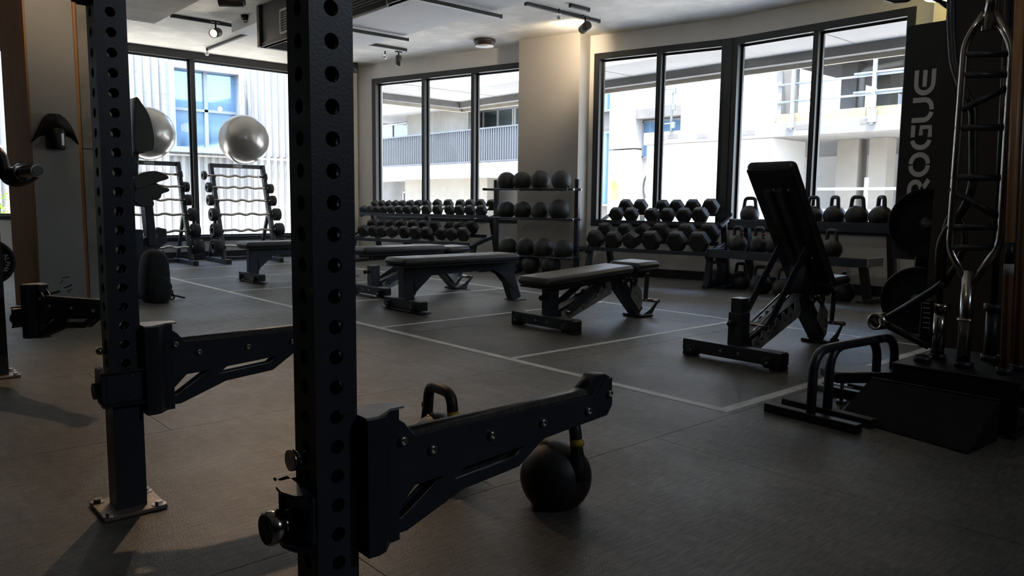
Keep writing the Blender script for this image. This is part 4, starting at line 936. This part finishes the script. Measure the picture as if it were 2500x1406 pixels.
def plate_thing(p, r, label, tilt=0, txt=None):
    root = empty('bumper_plate', label, 'weight plate', p, math.radians(-66), 'black bumper plates by the tall panel')
    obj('disc', MB().lathe([(.03, -.03), (r * .45, -.03), (r * .5, -.024), (r * .92, -.024), (r, -.034), (r, .034), (r * .92, .034), (r * .9, .026), (r * .5, .026), (r * .45, .032), (.03, .032)], 48, RX(90)), 'blackrubber', root)
    obj('hub', MB().lathe([(.026, -.032), (.045, -.032), (.045, .034), (.026, .034)], 24, RX(90)), 'steel2', root)
    if txt:
        for i, ch in enumerate(txt): a = 128 - i * 14; obj('letter', text_mesh(ch, .055), 'blacksteel', root, T((r * .72 * math.cos(math.radians(a)), -.0265, r * .72 * math.sin(math.radians(a)))) @ RY(90 - a) @ XZ)
    return root
def at_depth(px, py, D): d = ray(px, py); return Vector(CP + d * D)
pA = at_depth(2262, 545, 5.15); pB = at_depth(2238, 728, 5.2)
plate_thing(pA, .232, 'large black bumper plate covering the bottom of the lettered panel'); plate_thing((pB.x, pB.y, .226), .222, 'black bumper plate with faint lettering standing on the floor below', 0, 'ECHO')
ax = Vector((math.sin(math.radians(66)), math.cos(math.radians(66)), 0)); pq = pA + ax * .22
pt = empty('plate_tree', 'black plate storage post behind the hanging bumper plate', 'rack', (pq.x, pq.y, 0), math.radians(-66))
obj('post', MB().box((0, 0, .48), (.08, .08, .96), .003), 'blacksteel', pt); obj('foot', MB().box((0, .05, .03), (.34, .34, .06), .003), 'blacksteel', pt)
obj('peg', MB().cyl((0, -.02, pA.z), (0, -.30, pA.z), .024), 'raw_steel', pt)
# ------------------------------------------------------------------ bar holder and the bars in it
BT = .22
bh = empty('bar_holder', 'low black steel floor box with tube sockets holding upright bars', 'bar holder', (3.48, 1.04, 0))
b = MB(); b.box((0, 0, BT - .005), (.54, .46, .010), .002); obj('top_plate', b, 'blacksteel', bh)
for x in (-.262, .262): obj('side_panel', MB().box((x, 0, BT / 2), (.012, .45, BT - .02), .002), 'blacksteel', bh)
obj('side_panel', MB().box((0, .22, BT / 2), (.51, .010, BT - .02), .002), 'blacksteel', bh)
obj('foot_rail', MB().box((0, -.215, .012), (.54, .02, .024), .002), 'steel2', bh); obj('top_rail', MB().box((0, -.222, BT - .02), (.54, .012, .03), .002), 'steel2', bh)
obj('bolt', CAPB, 'bolt', bh, T((-.19, -.19, .02)))
posA, posB, posC, posD, posE = atz(2287, 876, BT), atz(2351, 896, BT), atz(2416, 880, BT), atz(2452, 913, BT), atz(2483, 903, BT)
def rel(p, o): return Vector((p.x - o[0], p.y - o[1], p.z - o[2]))
for p, r in ((posA, .034), (posB, .034), (posC, .034), (posD, .028), (posE, .028), (atz(2252, 883, BT), .034)):
    obj('socket', MB().lathe([(r, 0), (r, .025), (r - .005, .025), (r - .005, .002), (r, 0)][:4], 24, T((p.x - 3.48, p.y - 1.04, BT))), 'steel', bh)
dz = Vector((0, 0, 1))
# bar with cambered black shaft and chrome sleeve
ba = empty('cambered_bar', 'black cambered bar standing on its chrome sleeve, left of the ladder-shaped bar', 'barbell', posA)
XA_ = posA.x
zc_ = atx(2287, 748, XA_).z
obj('sleeve', MB().cyl((0, 0, .0), (0, 0, zc_ - BT), .0255), 'chrome', ba); obj('collar', MB().lathe([(.030, 0), (.037, .002), (.037, .034), (.030, .036)], 28, T((0, 0, zc_ - BT - .02))), 'chrome', ba)
pts = [atx(x, y, XA_) for x, y in ((2291, 745), (2294, 600), (2310, 562), (2352, 515), (2376, 455), (2376, 262), (2350, 215), (2328, 160), (2322, 60), (2324, -120))]
pts2 = fillet([rel(p, posA) for p in pts], .05, 4)
obj('shaft', MB().tube(pts2, .0165, 12), 'blacksteel', ba)
pts = [atx(x, y, XA_ + .06) for x, y in ((2302, 700), (2340, 640), (2358, 590), (2350, 540), (2322, 520), (2306, 560), (2300, 690))]
obj('grip_loop', MB().tube(fillet([rel(p, posA) for p in pts], .05, 4), .013, 10), 'blacksteel', ba)
# ladder-shaped multi grip bar
lb = empty('multi_grip_bar', 'tall polished ladder-shaped steel bar with welded cross grips, standing in the holder', 'barbell', posB)
XB = posB.x
def L(x, y, dx=0.): return rel(atx(x, y, XB + dx), posB)
z_ = L(2362, 660).z
ctr = lambda y: L({0: 2424, 75: 2412, 660: 2365}.get(y), y)
b = MB(); b.tube([(0, 0, 0), ctr(660) + Vector((0, 0, .0))], .0235, 22); obj('sleeve', b, 'chrome', lb)
zz = L(2360, 785).z; f_ = zz / z_; cc_ = ctr(660) * f_; obj('collar', MB().lathe([(.024, 0), (.032, .002), (.032, .012), (.024, .014)], 24, T(cc_)), 'chrome', lb)
obj('upper_sleeve', MB().tube([ctr(75), L(2424, 0), L(2440, -160)], .022, 22), 'chrome', lb)
lr = fillet([L(2363, 690), L(2318, 610), L(2322, 560), L(2357, 100), L(2405, 32)], .05, 5); rr = fillet([L(2376, 690), L(2440, 600), L(2445, 560), L(2473, 110), L(2430, 32)], .05, 5)
obj('side_rail', MB().tube(lr, .0145, 14), 'raw_steel', lb); obj('side_rail', MB().tube(rr, .0145, 14), 'raw_steel', lb)
for (a, b_) in (((2352, 133), (2467, 131)), ((2348, 183), (2460, 182)), ((2340, 272), (2456, 216)), ((2334, 312), (2455, 311)), ((2325, 434), (2444, 434)), ((2320, 462), (2434, 528)), ((2314, 556), (2438, 554)), ((2316, 606), (2432, 604))):
    obj('grip', MB().tube([L(*a), L(*b_)], .0125, 12), 'steel2', lb, label='dark knurled cross grip')
# black barbell behind, wooden dowels
bc = empty('barbell', 'all-black barbell standing in the holder behind the ladder-shaped bar', 'barbell', posC)
zc2 = atx(2416, 752, posC.x).z - BT
def Lc(x, y): return rel(atx(x, y, posC.x), posC)
e_ = Lc(2425, 760); obj('sleeve', MB().tube([(0, 0, 0), e_], .025, 20), 'steel', bc); obj('collar', MB().lathe([(.03, 0), (.036, .002), (.036, .03), (.03, .032)], 24, T(e_)), 'steel2', bc)
obj('shaft', MB().tube([e_, Lc(2470, -160)], .0145, 12), 'blacksteel', bc)
for nm, P, top, lab, tape in (('a', posD, (2497, -160), 'reddish wooden dowel with black and pale tape, standing right of the ladder-shaped bar', True), ('b', posE, (2530, -160), 'plain reddish wooden dowel at the right edge of the view', False)):
    dw = empty('wooden_dowel', lab, 'dowel', P, 0, 'wooden dowels'); 
    e_ = rel(atx(top[0], top[1], P.x), P)
    obj('stick', MB().tube([(0, 0, -.02), e_], .0165, 16), 'dowel', dw)
    if tape:
        def at_(y): 
            z = atx(2470, y, P.x).z - BT; return e_ * (z / e_.z)
        obj('tape', MB().tube([at_(672), at_(645)], .0172, 16), 'tag', dw, label='pale tape'); obj('tape', MB().tube([at_(643), at_(592)], .0170, 16), 'blacksteel', dw, label='black tape')
dw = empty('wooden_dowel', 'partly visible wooden dowel at the very right edge', 'dowel', (posE.x + .10, posE.y - .045, BT), 0, 'wooden dowels'); obj('stick', MB().tube([(0, 0, -.02), (0, -.02, 1.7)], .0165, 16), 'dowel', dw)
# angled ring attachment
XV = 3.30
pR = atx(2147, 784, XV)
va = empty('ring_attachment', 'black V-shaped tube attachment with a steel ring end leaning on the bar holder', 'attachment', pR)
def Lv(x, y, dx=0.): return rel(atx(x, y, XV + dx), pR)
axr = (Vector((-.75, .15, .02))).normalized()
ring = MB().lathe([(.026, -.032), (.036, -.032), (.036, .032), (.026, .032), (.026, -.032)], 32, axr.to_track_quat('Z', 'Y').to_matrix().to_4x4())
ring.f = [f for f in ring.f if len(f) < 10]; ring.sm = ring.sm[:len(ring.f)]
obj('ring', ring, 'raw_steel', va)
obj('arm_tube', MB().tube(fillet([Lv(2168, 776), Lv(2282, 708), Lv(2303, 690)], .02), .0155, 12), 'blacksteel', va); obj('arm_tube', MB().tube([Lv(2170, 796), Lv(2268, 846, .04)], .0145, 12), 'blacksteel', va)
obj('mount_plate', MB().box(Lv(2262, 790, .05), (.012, .05, .20), .004), 'blacksteel', va)
for i in range(6): obj('mark', MB().box((0, 0, 0), (.002, .026, .004)), 'letter', va, T(Lv(2262, 800 - i * 12, .042)))
# parallettes, ramp, step platform
def parallette(pL, pR_, yaw, label, hgt):
    c = (pL + pR_) / 2; root = empty('parallette', label, 'parallette', (c.x, c.y, 0), yaw, 'parallettes by the ramp')
    obj('base', MB().box((0, 0, .018), (.045, .40, .036), .003), 'blacksteel', root)
    obj('base', MB().box((.50, .0, .018), (.045, .40, .036), .003), 'blacksteel', root)
    obj('handle', MB().tube(fillet([(0, 0, .02), (.0, 0, hgt), (.50, 0, hgt), (.50, 0, .02)], .10, 8), .0185, 14), 'steel2', root)
    return root
pa = atz(1985, 1012, .03)
parallette(atz(1880, 1008, 0), atz(2085, 1052, 0), math.radians(-4), 'black tubular parallette, nearer of the pair by the ramp', .285)
parallette(atz(1925, 995, 0), atz(2120, 1040, 0), math.radians(-6), 'black tubular parallette, farther of the pair by the ramp', .285)
rp = empty('ramp', 'black triangular wedge ramp in front of the bar holder', 'ramp', (2.9, .872, 0))
w0, w1, w2 = Vector((3.175, .862, .152)), Vector((3.175, 1.36, .152)), Vector((3.025, 1.40, 0))
v = [(0, 0, 0), (.115, .513, 0), (.285, .50, 0), (.262, -.012, 0), (.272, -.010, .150), (.275, .46, .150), (0, 0, .006), (.115, .513, .006)]
rb = MB().add(v, [(0, 1, 2, 3), (6, 4, 5, 7), (0, 3, 4, 6), (3, 2, 5, 4), (2, 1, 7, 5), (1, 0, 6, 7)]); obj('wedge', rb, 'blackrubber', rp)
obj('edge_lip', MB().beam((.268, -.008, .151), (.272, .46, .151), .008, .006, .002), 'steel2', rp)
st = empty('step_platform', 'low black platform on screw feet behind the parallettes', 'platform', (3.50, 1.62, 0))
pA_, pB_ = atz(2020, 905, .13), atz(2190, 905, .13); c = (pA_ + pB_) / 2; st.location = (c.x, c.y, 0); st.rotation_euler = (0, 0, math.atan2(pB_.y - pA_.y, pB_.x - pA_.x))
L_ = (pB_ - pA_).length; obj('top', MB().box((.05, 0, .115), (L_ + .1, .16, .05), .012), 'blacksteel', st); obj('rim', MB().tube(fillet([(-L_ / 2 - .01, -.085, .138), (L_ / 2, -.085, .138), (L_ / 2 + .08, -.085, .138)], .02), .006, 8), 'raw_steel', st)
for x, y in ((-L_ / 2 + .04, -.06), (L_ / 2, -.06), (-L_ / 2 + .04, .06), (L_ / 2, .06)): obj('screw_foot', MB().cyl((x, y, .012), (x, y, .09), .008).cyl((x, y, 0), (x, y, .014), .022), 'steel2', st)
for px in (2062, 2078):
    q = atz(px, 951 if px == 2062 else 944, .02); o = obj('flat_bar', MB().box((0, 0, .012), (.035, .26, .024), .002), 'silverplate', None, T((q.x, q.y, 0)) @ RZ(4)); tag(o, 'pale flat steel bar on the floor behind the parallettes, %s' % ('nearer one' if px == 2062 else 'farther one'), 'bar', 'flat bars on the floor')
# ------------------------------------------------------------------ exercise bike and backpack behind the second upright
YK = 7.2
def K(x, y, dy=0.): return aty(x, y, YK + dy)
bp0 = K(372, 735); bk = empty('exercise_bike', 'dark exercise machine with padded saddle behind the upright and backpack', 'exercise machine', (bp0.x, YK, 0))
def LK(x, y, dy=0.): p = K(x, y, dy); return Vector((p.x - bp0.x, dy, p.z))
obj('seat_post', MB().beam(LK(368, 600), LK(356, 478), .07, .13, .006, up=(0, 1, 0)), 'steel2', bk)
obj('clamp', plate_mesh([[(LK(x, y).x, LK(x, y).z) for x, y in ((336, 610), (338, 592), (385, 556), (402, 560), (404, 590), (340, 640))]], .08, .004), 'steel', bk, XZ)
obj('clamp_bolt', MB().cyl((LK(377, 576).x, -.05, LK(377, 576).z), (LK(377, 576).x, -.035, LK(377, 576).z), .018), 'raw_steel', bk)
def smooth_loop(P, k=4):
    n = len(P); out = []
    for i in range(n):
        a, b, c, d = P[i - 1], P[i], P[(i + 1) % n], P[(i + 2) % n]
        for j in range(k):
            t = j / k; out.append(tuple(.5 * (2 * b[q] + (c[q] - a[q]) * t + (2 * a[q] - 5 * b[q] + 4 * c[q] - d[q]) * t * t + (3 * b[q] - a[q] - 3 * c[q] + d[q]) * t ** 3) for q in (0, 1)))
    return out
def profile_pad(name, pts, th, m='vinyl'):
    lp = smooth_loop([(LK(x, y).x, LK(x, y).z) for x, y in pts]); o = obj(name, plate_mesh([lp], th, .006), m, bk, XZ)
    for p in o.data.polygons: p.use_smooth = True
    md = o.modifiers.new('e', 'EDGE_SPLIT'); md.split_angle = math.radians(50); return o
profile_pad('arm_pad', [(322, 436), (335, 428), (360, 420), (382, 422), (401, 434), (380, 442), (360, 450), (336, 458), (322, 458)], .22)
profile_pad('saddle', [(322, 466), (345, 456), (370, 448), (384, 456), (401, 461), (402, 466), (386, 472), (382, 482), (370, 486), (360, 478), (366, 500), (340, 502), (322, 490)], .20, 'vinyl')
profile_pad('back_rest', [(322, 250), (334, 256), (350, 280), (360, 310), (366, 345), (362, 366), (350, 368), (322, 366)], .26)
obj('tray', MB().tube([LK(318, 371), LK(364, 367)], .006, 8), 'raw_steel', bk)
obj('upper_mast', MB().beam(LK(330, 372), LK(326, 470), .05, .05, .004, up=(0, 1, 0)), 'steel', bk)
obj('base_frame', MB().beam(LK(330, 700), LK(330, 560), .10, .12, .006, up=(0, 1, 0)), 'steel', bk); obj('floor_bar', MB().box((-.05, .0, .03), (.34, .40, .05), .006), 'steel', bk)
q = K(372, 735, -.35); qq = atz(376, 735, 0)
bg_ = empty('backpack', 'stuffed black backpack with a loose strap standing below the saddle', 'backpack', (qq.x, qq.y, 0))
def LB(x, y): p = aty(x, y, qq.y); return Vector((p.x - qq.x, 0, p.z))
def blob(pts, th, rn=7):
    lp = [(LB(x, y).x, LB(x, y).z) for x, y in pts]; n = len(lp); cx = sum(p[0] for p in lp) / n; cz = sum(p[1] for p in lp) / n; b = MB(); vs = []; fs = []
    for j in range(rn):
        a = -math.pi / 2 + math.pi * j / (rn - 1); k = .78 + .22 * math.cos(a) if 0 < j < rn - 1 else .70
        for (x, z) in lp: vs.append((cx + (x - cx) * k + random.uniform(-.004, .004), th / 2 * math.sin(a), cz + (z - cz) * k + random.uniform(-.004, .004)))
    for j in range(rn - 1):
        for i in range(n): fs.append((j * n + i, j * n + (i + 1) % n, (j + 1) * n + (i + 1) % n, (j + 1) * n + i))
    fs += [tuple(range(n))[::-1], tuple(range((rn - 1) * n, rn * n))]; return b.add(vs, fs, True)
def bagpart(nm, pts, th, M=None):
    o = obj(nm, blob(pts, th), 'bag', bg_, M); md = o.modifiers.new('s', 'SUBSURF'); md.levels = 1; md.render_levels = 2; return o
bagpart('main_bag', [(342, 742), (341, 690), (343, 640), (350, 612), (378, 604), (398, 614), (407, 636), (408, 680), (411, 702), (412, 730), (405, 736), (375, 741)], .26)
bagpart('front_pocket', [(352, 738), (350, 700), (356, 672), (395, 668), (404, 690), (406, 732), (380, 738)], .12, T((0, -.13, 0)))
obj('strap', MB().tube(fillet([LB(398, 612), LB(404, 640), LB(408, 660)], .02), .008, 6), 'bag', bg_)
for pts in (((411, 690), (417, 700), (413, 712), (424, 724), (420, 732), (410, 730)), ((408, 712), (416, 722), (428, 722), (440, 726), (449, 727))): obj('strap', MB().tube(fillet([LB(*p) + Vector((0, -.03, .004)) for p in pts], .02, 3), .007, 6), 'bag', bg_)
# ------------------------------------------------------------------ ceiling: duct frame, tracks, lamps
ZT = 2.78
df = empty('duct_frame', 'black rectangular drop frame with pale air grilles hanging from the ceiling', 'air duct', (3.49, 7.9, 2.43))
obj('side_board', MB().box((.03, -2.25, .21), (.05, 4.5, .42), .003), 'frame', df)
obj('far_board', MB().box((.45, .0, .045), (.90, .06, .09), .003), 'blacksteel', df); obj('corner_post', MB().box((-.0, 0, .21), (.045, .06, .42), .003), 'blacksteel', df)
obj('lower_edge', MB().box((.03, -2.25, .02), (.07, 4.5, .04), .003), 'blacksteel', df)
def grille(yc, zc, w, h, n, vert):
    g = obj('grille', MB().box((0, yc, zc + h / 2), (.012, w, .018)).box((0, yc, zc - h / 2), (.012, w, .018)).box((0, yc - w / 2, zc), (.012, .018, h)).box((0, yc + w / 2, zc), (.012, .018, h)), 'white_plate', df)
    me = MB().box((0, 0, 0), (.008, w - .03, h / n * .42)).mesh('louvre')
    for i in range(n): obj('louvre', me, 'silverplate', g, T((.004, yc, zc - h / 2 + (i + .5) * h / n)) @ RY(25))
    obj('backing', MB().box((.006, yc, zc), (.004, w, h)), 'baseb', g)
gp = atx(690, 52, 3.49); grille(gp.y - 7.9 - .12, gp.z - 2.43, .34, .22, 9, False)
gp = atx(912, 5, 3.49); grille(gp.y - 7.9 + .10, gp.z - 2.43 + .03, .62, .20, 8, False)
def track(x0, x1, y, z, label, along='x'):
    L_ = abs(x1 - x0); root = empty('light_track', label, 'light track', ((x0 + x1) / 2, y, z) if along == 'x' else (y, (x0 + x1) / 2, z), 0, 'black ceiling light tracks')
    d = (L_, .036, .034) if along == 'x' else (.036, L_, .034); g = (L_ - .02, .008, .003) if along == 'x' else (.008, L_ - .02, .003)
    obj('rail', MB().box((0, 0, 0), d, .003), 'blacksteel', root); obj('conductor_strip', MB().box((0, 0, -.0175), g), 'silverplate', root); e = (L_ / 2, 0, 0) if along == 'x' else (0, L_ / 2, 0)
    for s_ in (-1, 1): obj('end_cap', MB().box(Vector(e) * s_, (.012, .04, .04) if along == 'x' else (.04, .012, .04), .002), 'frame', root)
    return root
ZC = CEIL - .017
track(2.95, 4.6, 8.96, ZC, 'black ceiling track carrying the glowing spotlight, left of the duct frame')
track(9.05, 10.55, 3.93, ZC, 'short black ceiling pipe-like track running toward the back window', 'y')
a = atz(870, 74, 2.70); b_ = atz(993, 98, 2.70); track(a.x - .5, b_.x, (a.y + b_.y) / 2, 2.70, 'thick black ceiling track below the pale ceiling panel, left one')
a = atz(1046, 3, 2.70); b_ = atz(1226, 40, 2.70); track(a.x - .6, b_.x, (a.y + b_.y) / 2, 2.70, 'thick black ceiling track below the pale ceiling panel, right one')
track(5.30, 5.86, 8.74, ZC, 'short black ceiling track above the left window carrying a hanging spot')
track(5.38, 6.47, 5.88, ZC, 'black ceiling track carrying the spotlight aimed at the column')
track(5.75, 6.02, 5.62, ZC, 'very short black ceiling track beside the column spotlight track')
def spot(p, dirv, label, on=0., stem=.07, r=.048, L_=.15, col=(1, .80, .55), ang=70, light=0., lr=.04):
    root = empty('spotlight', label, 'spotlight', p, 0, 'track spotlights')
    d = Vector(dirv).normalized(); Mx = d.to_track_quat('Z', 'Y').to_matrix().to_4x4()
    obj('stem', MB().cyl((0, 0, 0), (0, 0, stem + .06), .010).box((0, 0, stem + .05), (.10, .03, .02), .003), 'blacksteel', root)
    obj('can', MB().lathe([(r - .01, -L_ / 2), (r, -L_ / 2 + .01), (r, L_ / 2), (r - .006, L_ / 2), (r - .006, L_ / 2 - .03)], 28, Mx), 'bronze', root)
    nm = 'lens_on' if on else 'opal'
    if on and 'lens_on' not in MATS: mat('lens_on', (1, .9, .7), .5, emit=((1, .80, .52), on))
    obj('lens', MB().lathe([(r - .008, L_ / 2 - .020), (.0001, L_ / 2 - .012)], 24, Mx), nm, root)
    if light:
        l = bpy.data.lights.new('lamp', 'SPOT'); l.energy = light; l.color = col; l.spot_size = math.radians(ang); l.spot_blend = .8; l.shadow_soft_size = lr
        o = bpy.data.objects.new('lamp', l); COL.objects.link(o); o.parent = root; o.matrix_local = T(d * (L_ / 2 + .01)) @ (-d).to_track_quat('Z', 'Y').to_matrix().to_4x4()
    return root
pS = atz(527, 80, 2.68); spot(pS, (-.62, -.62, -.28), 'glowing warm ceiling spotlight pointing at the viewer', on=30, light=14, ang=80)
pS = atz(1424, 82, 2.74); spot((6.23, 5.86, 2.735), (.42, 1.0, -.13), 'dark cylindrical spotlight throwing warm light on the column', on=30, light=30, ang=110)
pS = atz(963, 152, 2.68); spot((pS.x, 8.74, 2.69), (0, 0, -1), 'small unlit cylinder spot hanging straight down above the left window', stem=.06, L_=.13, r=.040)
pS = atz(566, 2, 2.62); spot((pS.x, pS.y, 2.62), (-.8, .6, -.05), 'dark spotlight cylinder cut off by the top edge of the view', stem=.12, L_=.22, r=.055)
def sprinkler(p, label, m='bulb', r=.028):
    root = empty('sprinkler', label, 'sprinkler', p, 0, 'small ceiling sprinklers'); obj('stem', MB().cyl((0, 0, .0), (0, 0, .05), .010), 'blacksteel', root); obj('head', MB().sphere((0, 0, -.02), r, 14, 10), m, root)
    obj('deflector', MB().lathe([(.0001, 0), (.022, 0), (.024, .002), (.0001, .003)], 16, T((0, 0, -.05))), 'chrome', root)
for px, py, z, lb in ((505, 126, 2.79, 'small glass and chrome ceiling fitting at the top of the back window'), (1365, 34, 2.79, 'small glass ceiling fitting in front of the column track'), (940, 134, 2.79, 'small round glass ceiling fitting near the hanging spot')): sprinkler(atz(px, py, z), lb)
q = atz(601, 50, 2.80); sd = empty('smoke_detector', 'small black ceiling sensor with pale ring beside the duct frame', 'sensor', (q.x, q.y, 2.79))
obj('base', MB().lathe([(.05, .02), (.055, .04), (.055, .062), (.0001, .062)], 24), 'blacksteel', sd); obj('lens', MB().lathe([(.0001, -.012), (.028, -.010), (.034, .004), (.034, .02)], 24), 'bronze', sd); obj('ring', MB().lathe([(.036, -.004), (.038, .006), (.030, .006), (.030, -.004)], 24), 'white_plate', sd)
q = atz(866, 163, 2.80); cm = empty('security_camera', 'small black dome camera in the corner above the left window', 'camera', (q.x, q.y - .0, 2.76))
obj('mount', MB().cyl((0, 0, .03), (0, 0, .095), .045), 'blacksteel', cm); obj('dome', MB().sphere((0, 0, 0), .05, 20, 14), 'darkglass', cm)
q = atz(1183, 110, 2.79); dl = empty('disc_light', 'round dark-rimmed surface ceiling light with an opal lens, unlit', 'ceiling light', (q.x, q.y, CEIL))
obj('rim', MB().lathe([(.125, 0), (.135, -.004), (.135, -.035), (.120, -.040), (.120, -.075), (.112, -.078)], 40), 'bronze', dl); obj('lens', MB().lathe([(.118, -.060), (.116, -.082), (.0001, -.086)], 40), 'opal', dl)
# unseen lamps: pale ones are added fill, warm ones light board wall and floor
def unseen_lamp(p, tgt, e, ang, col, where, r=.12):
    d = (Vector(tgt) - Vector(p)); spot(p, d, 'cylindrical ceiling spotlight, ' + where, on=30, light=e, ang=ang, col=col, lr=r)
mat('lens_on', (1, .9, .7), .5, emit=((1, .80, .52), 30))
unseen_lamp((1.2, 1.4, 2.62), (7.2, 4.2, 1.5), 15, 95, (1, .96, .92), 'added as wall fill over the viewer, aimed at the right windows'); unseen_lamp((2.4, 2.6, 2.62), (6.8, 7.6, 1.7), 18, 90, (1, .95, .90), 'added as wall fill between uprights and benches, aimed at the left window'); unseen_lamp((1.0, 5.35, 2.62), (1.40, 6.25, 2.35), 9, 100, (1, .74, .48), 'close to the painted board wall, aimed at its top'); unseen_lamp((2.3, 4.9, 2.62), (1.15, 3.5, 0), 60, 66, (1, .66, .40), 'over the floor between the uprights', .04)  # the pair aimed at the windows is added to brighten the window walls
unseen_lamp((2.6, -2.2, 2.62), (.9, 1.6, .8), 28, 95, (.75, .85, 1), 'added as fill far behind the viewer, aimed at the uprights')  # added fill to lift the dark near faces of the uprights
# pendant seen at the top right, with a trailing plant
pn = empty('pendant_lamp', 'glowing yellow pendant shade cut off by the top edge beside the dark wall', 'lamp', atx(2312, -16, 6.8)); mat('glow', (1, .85, .4), .5, emit=((1, .80, .30), 3.0))
obj('shade', MB().lathe([(.06, 0), (.16, .02), (.17, .16), (.05, .22)], 28, T((0, 0, -.05))), 'glow', pn); obj('cord', MB().cyl((0, 0, .16), (0, 0, 2.855 - pn.location.z), .006), 'blacksteel', pn)
XL = 5.8
pv = empty('hanging_plant', 'thin dark trailing stems hanging at the top right', 'plant', atx(2290, -30, XL))
for pts in (((2160, -2), (2185, 4), (2215, 1), (2230, -8)), ((2262, -12), (2290, 2), (2312, 10), (2322, 14)), ((2270, -20), (2300, 8), (2318, 20))):
    o_ = pv.location; obj('stem', MB().tube([Vector(atx(x, y, XL)) - o_ for x, y in pts], .014, 6), 'blacksteel', pv)
for o in list(bpy.data.objects):
    if o.type == 'MESH' and not o.data.materials: o.data.materials.append(MATS['steel'])
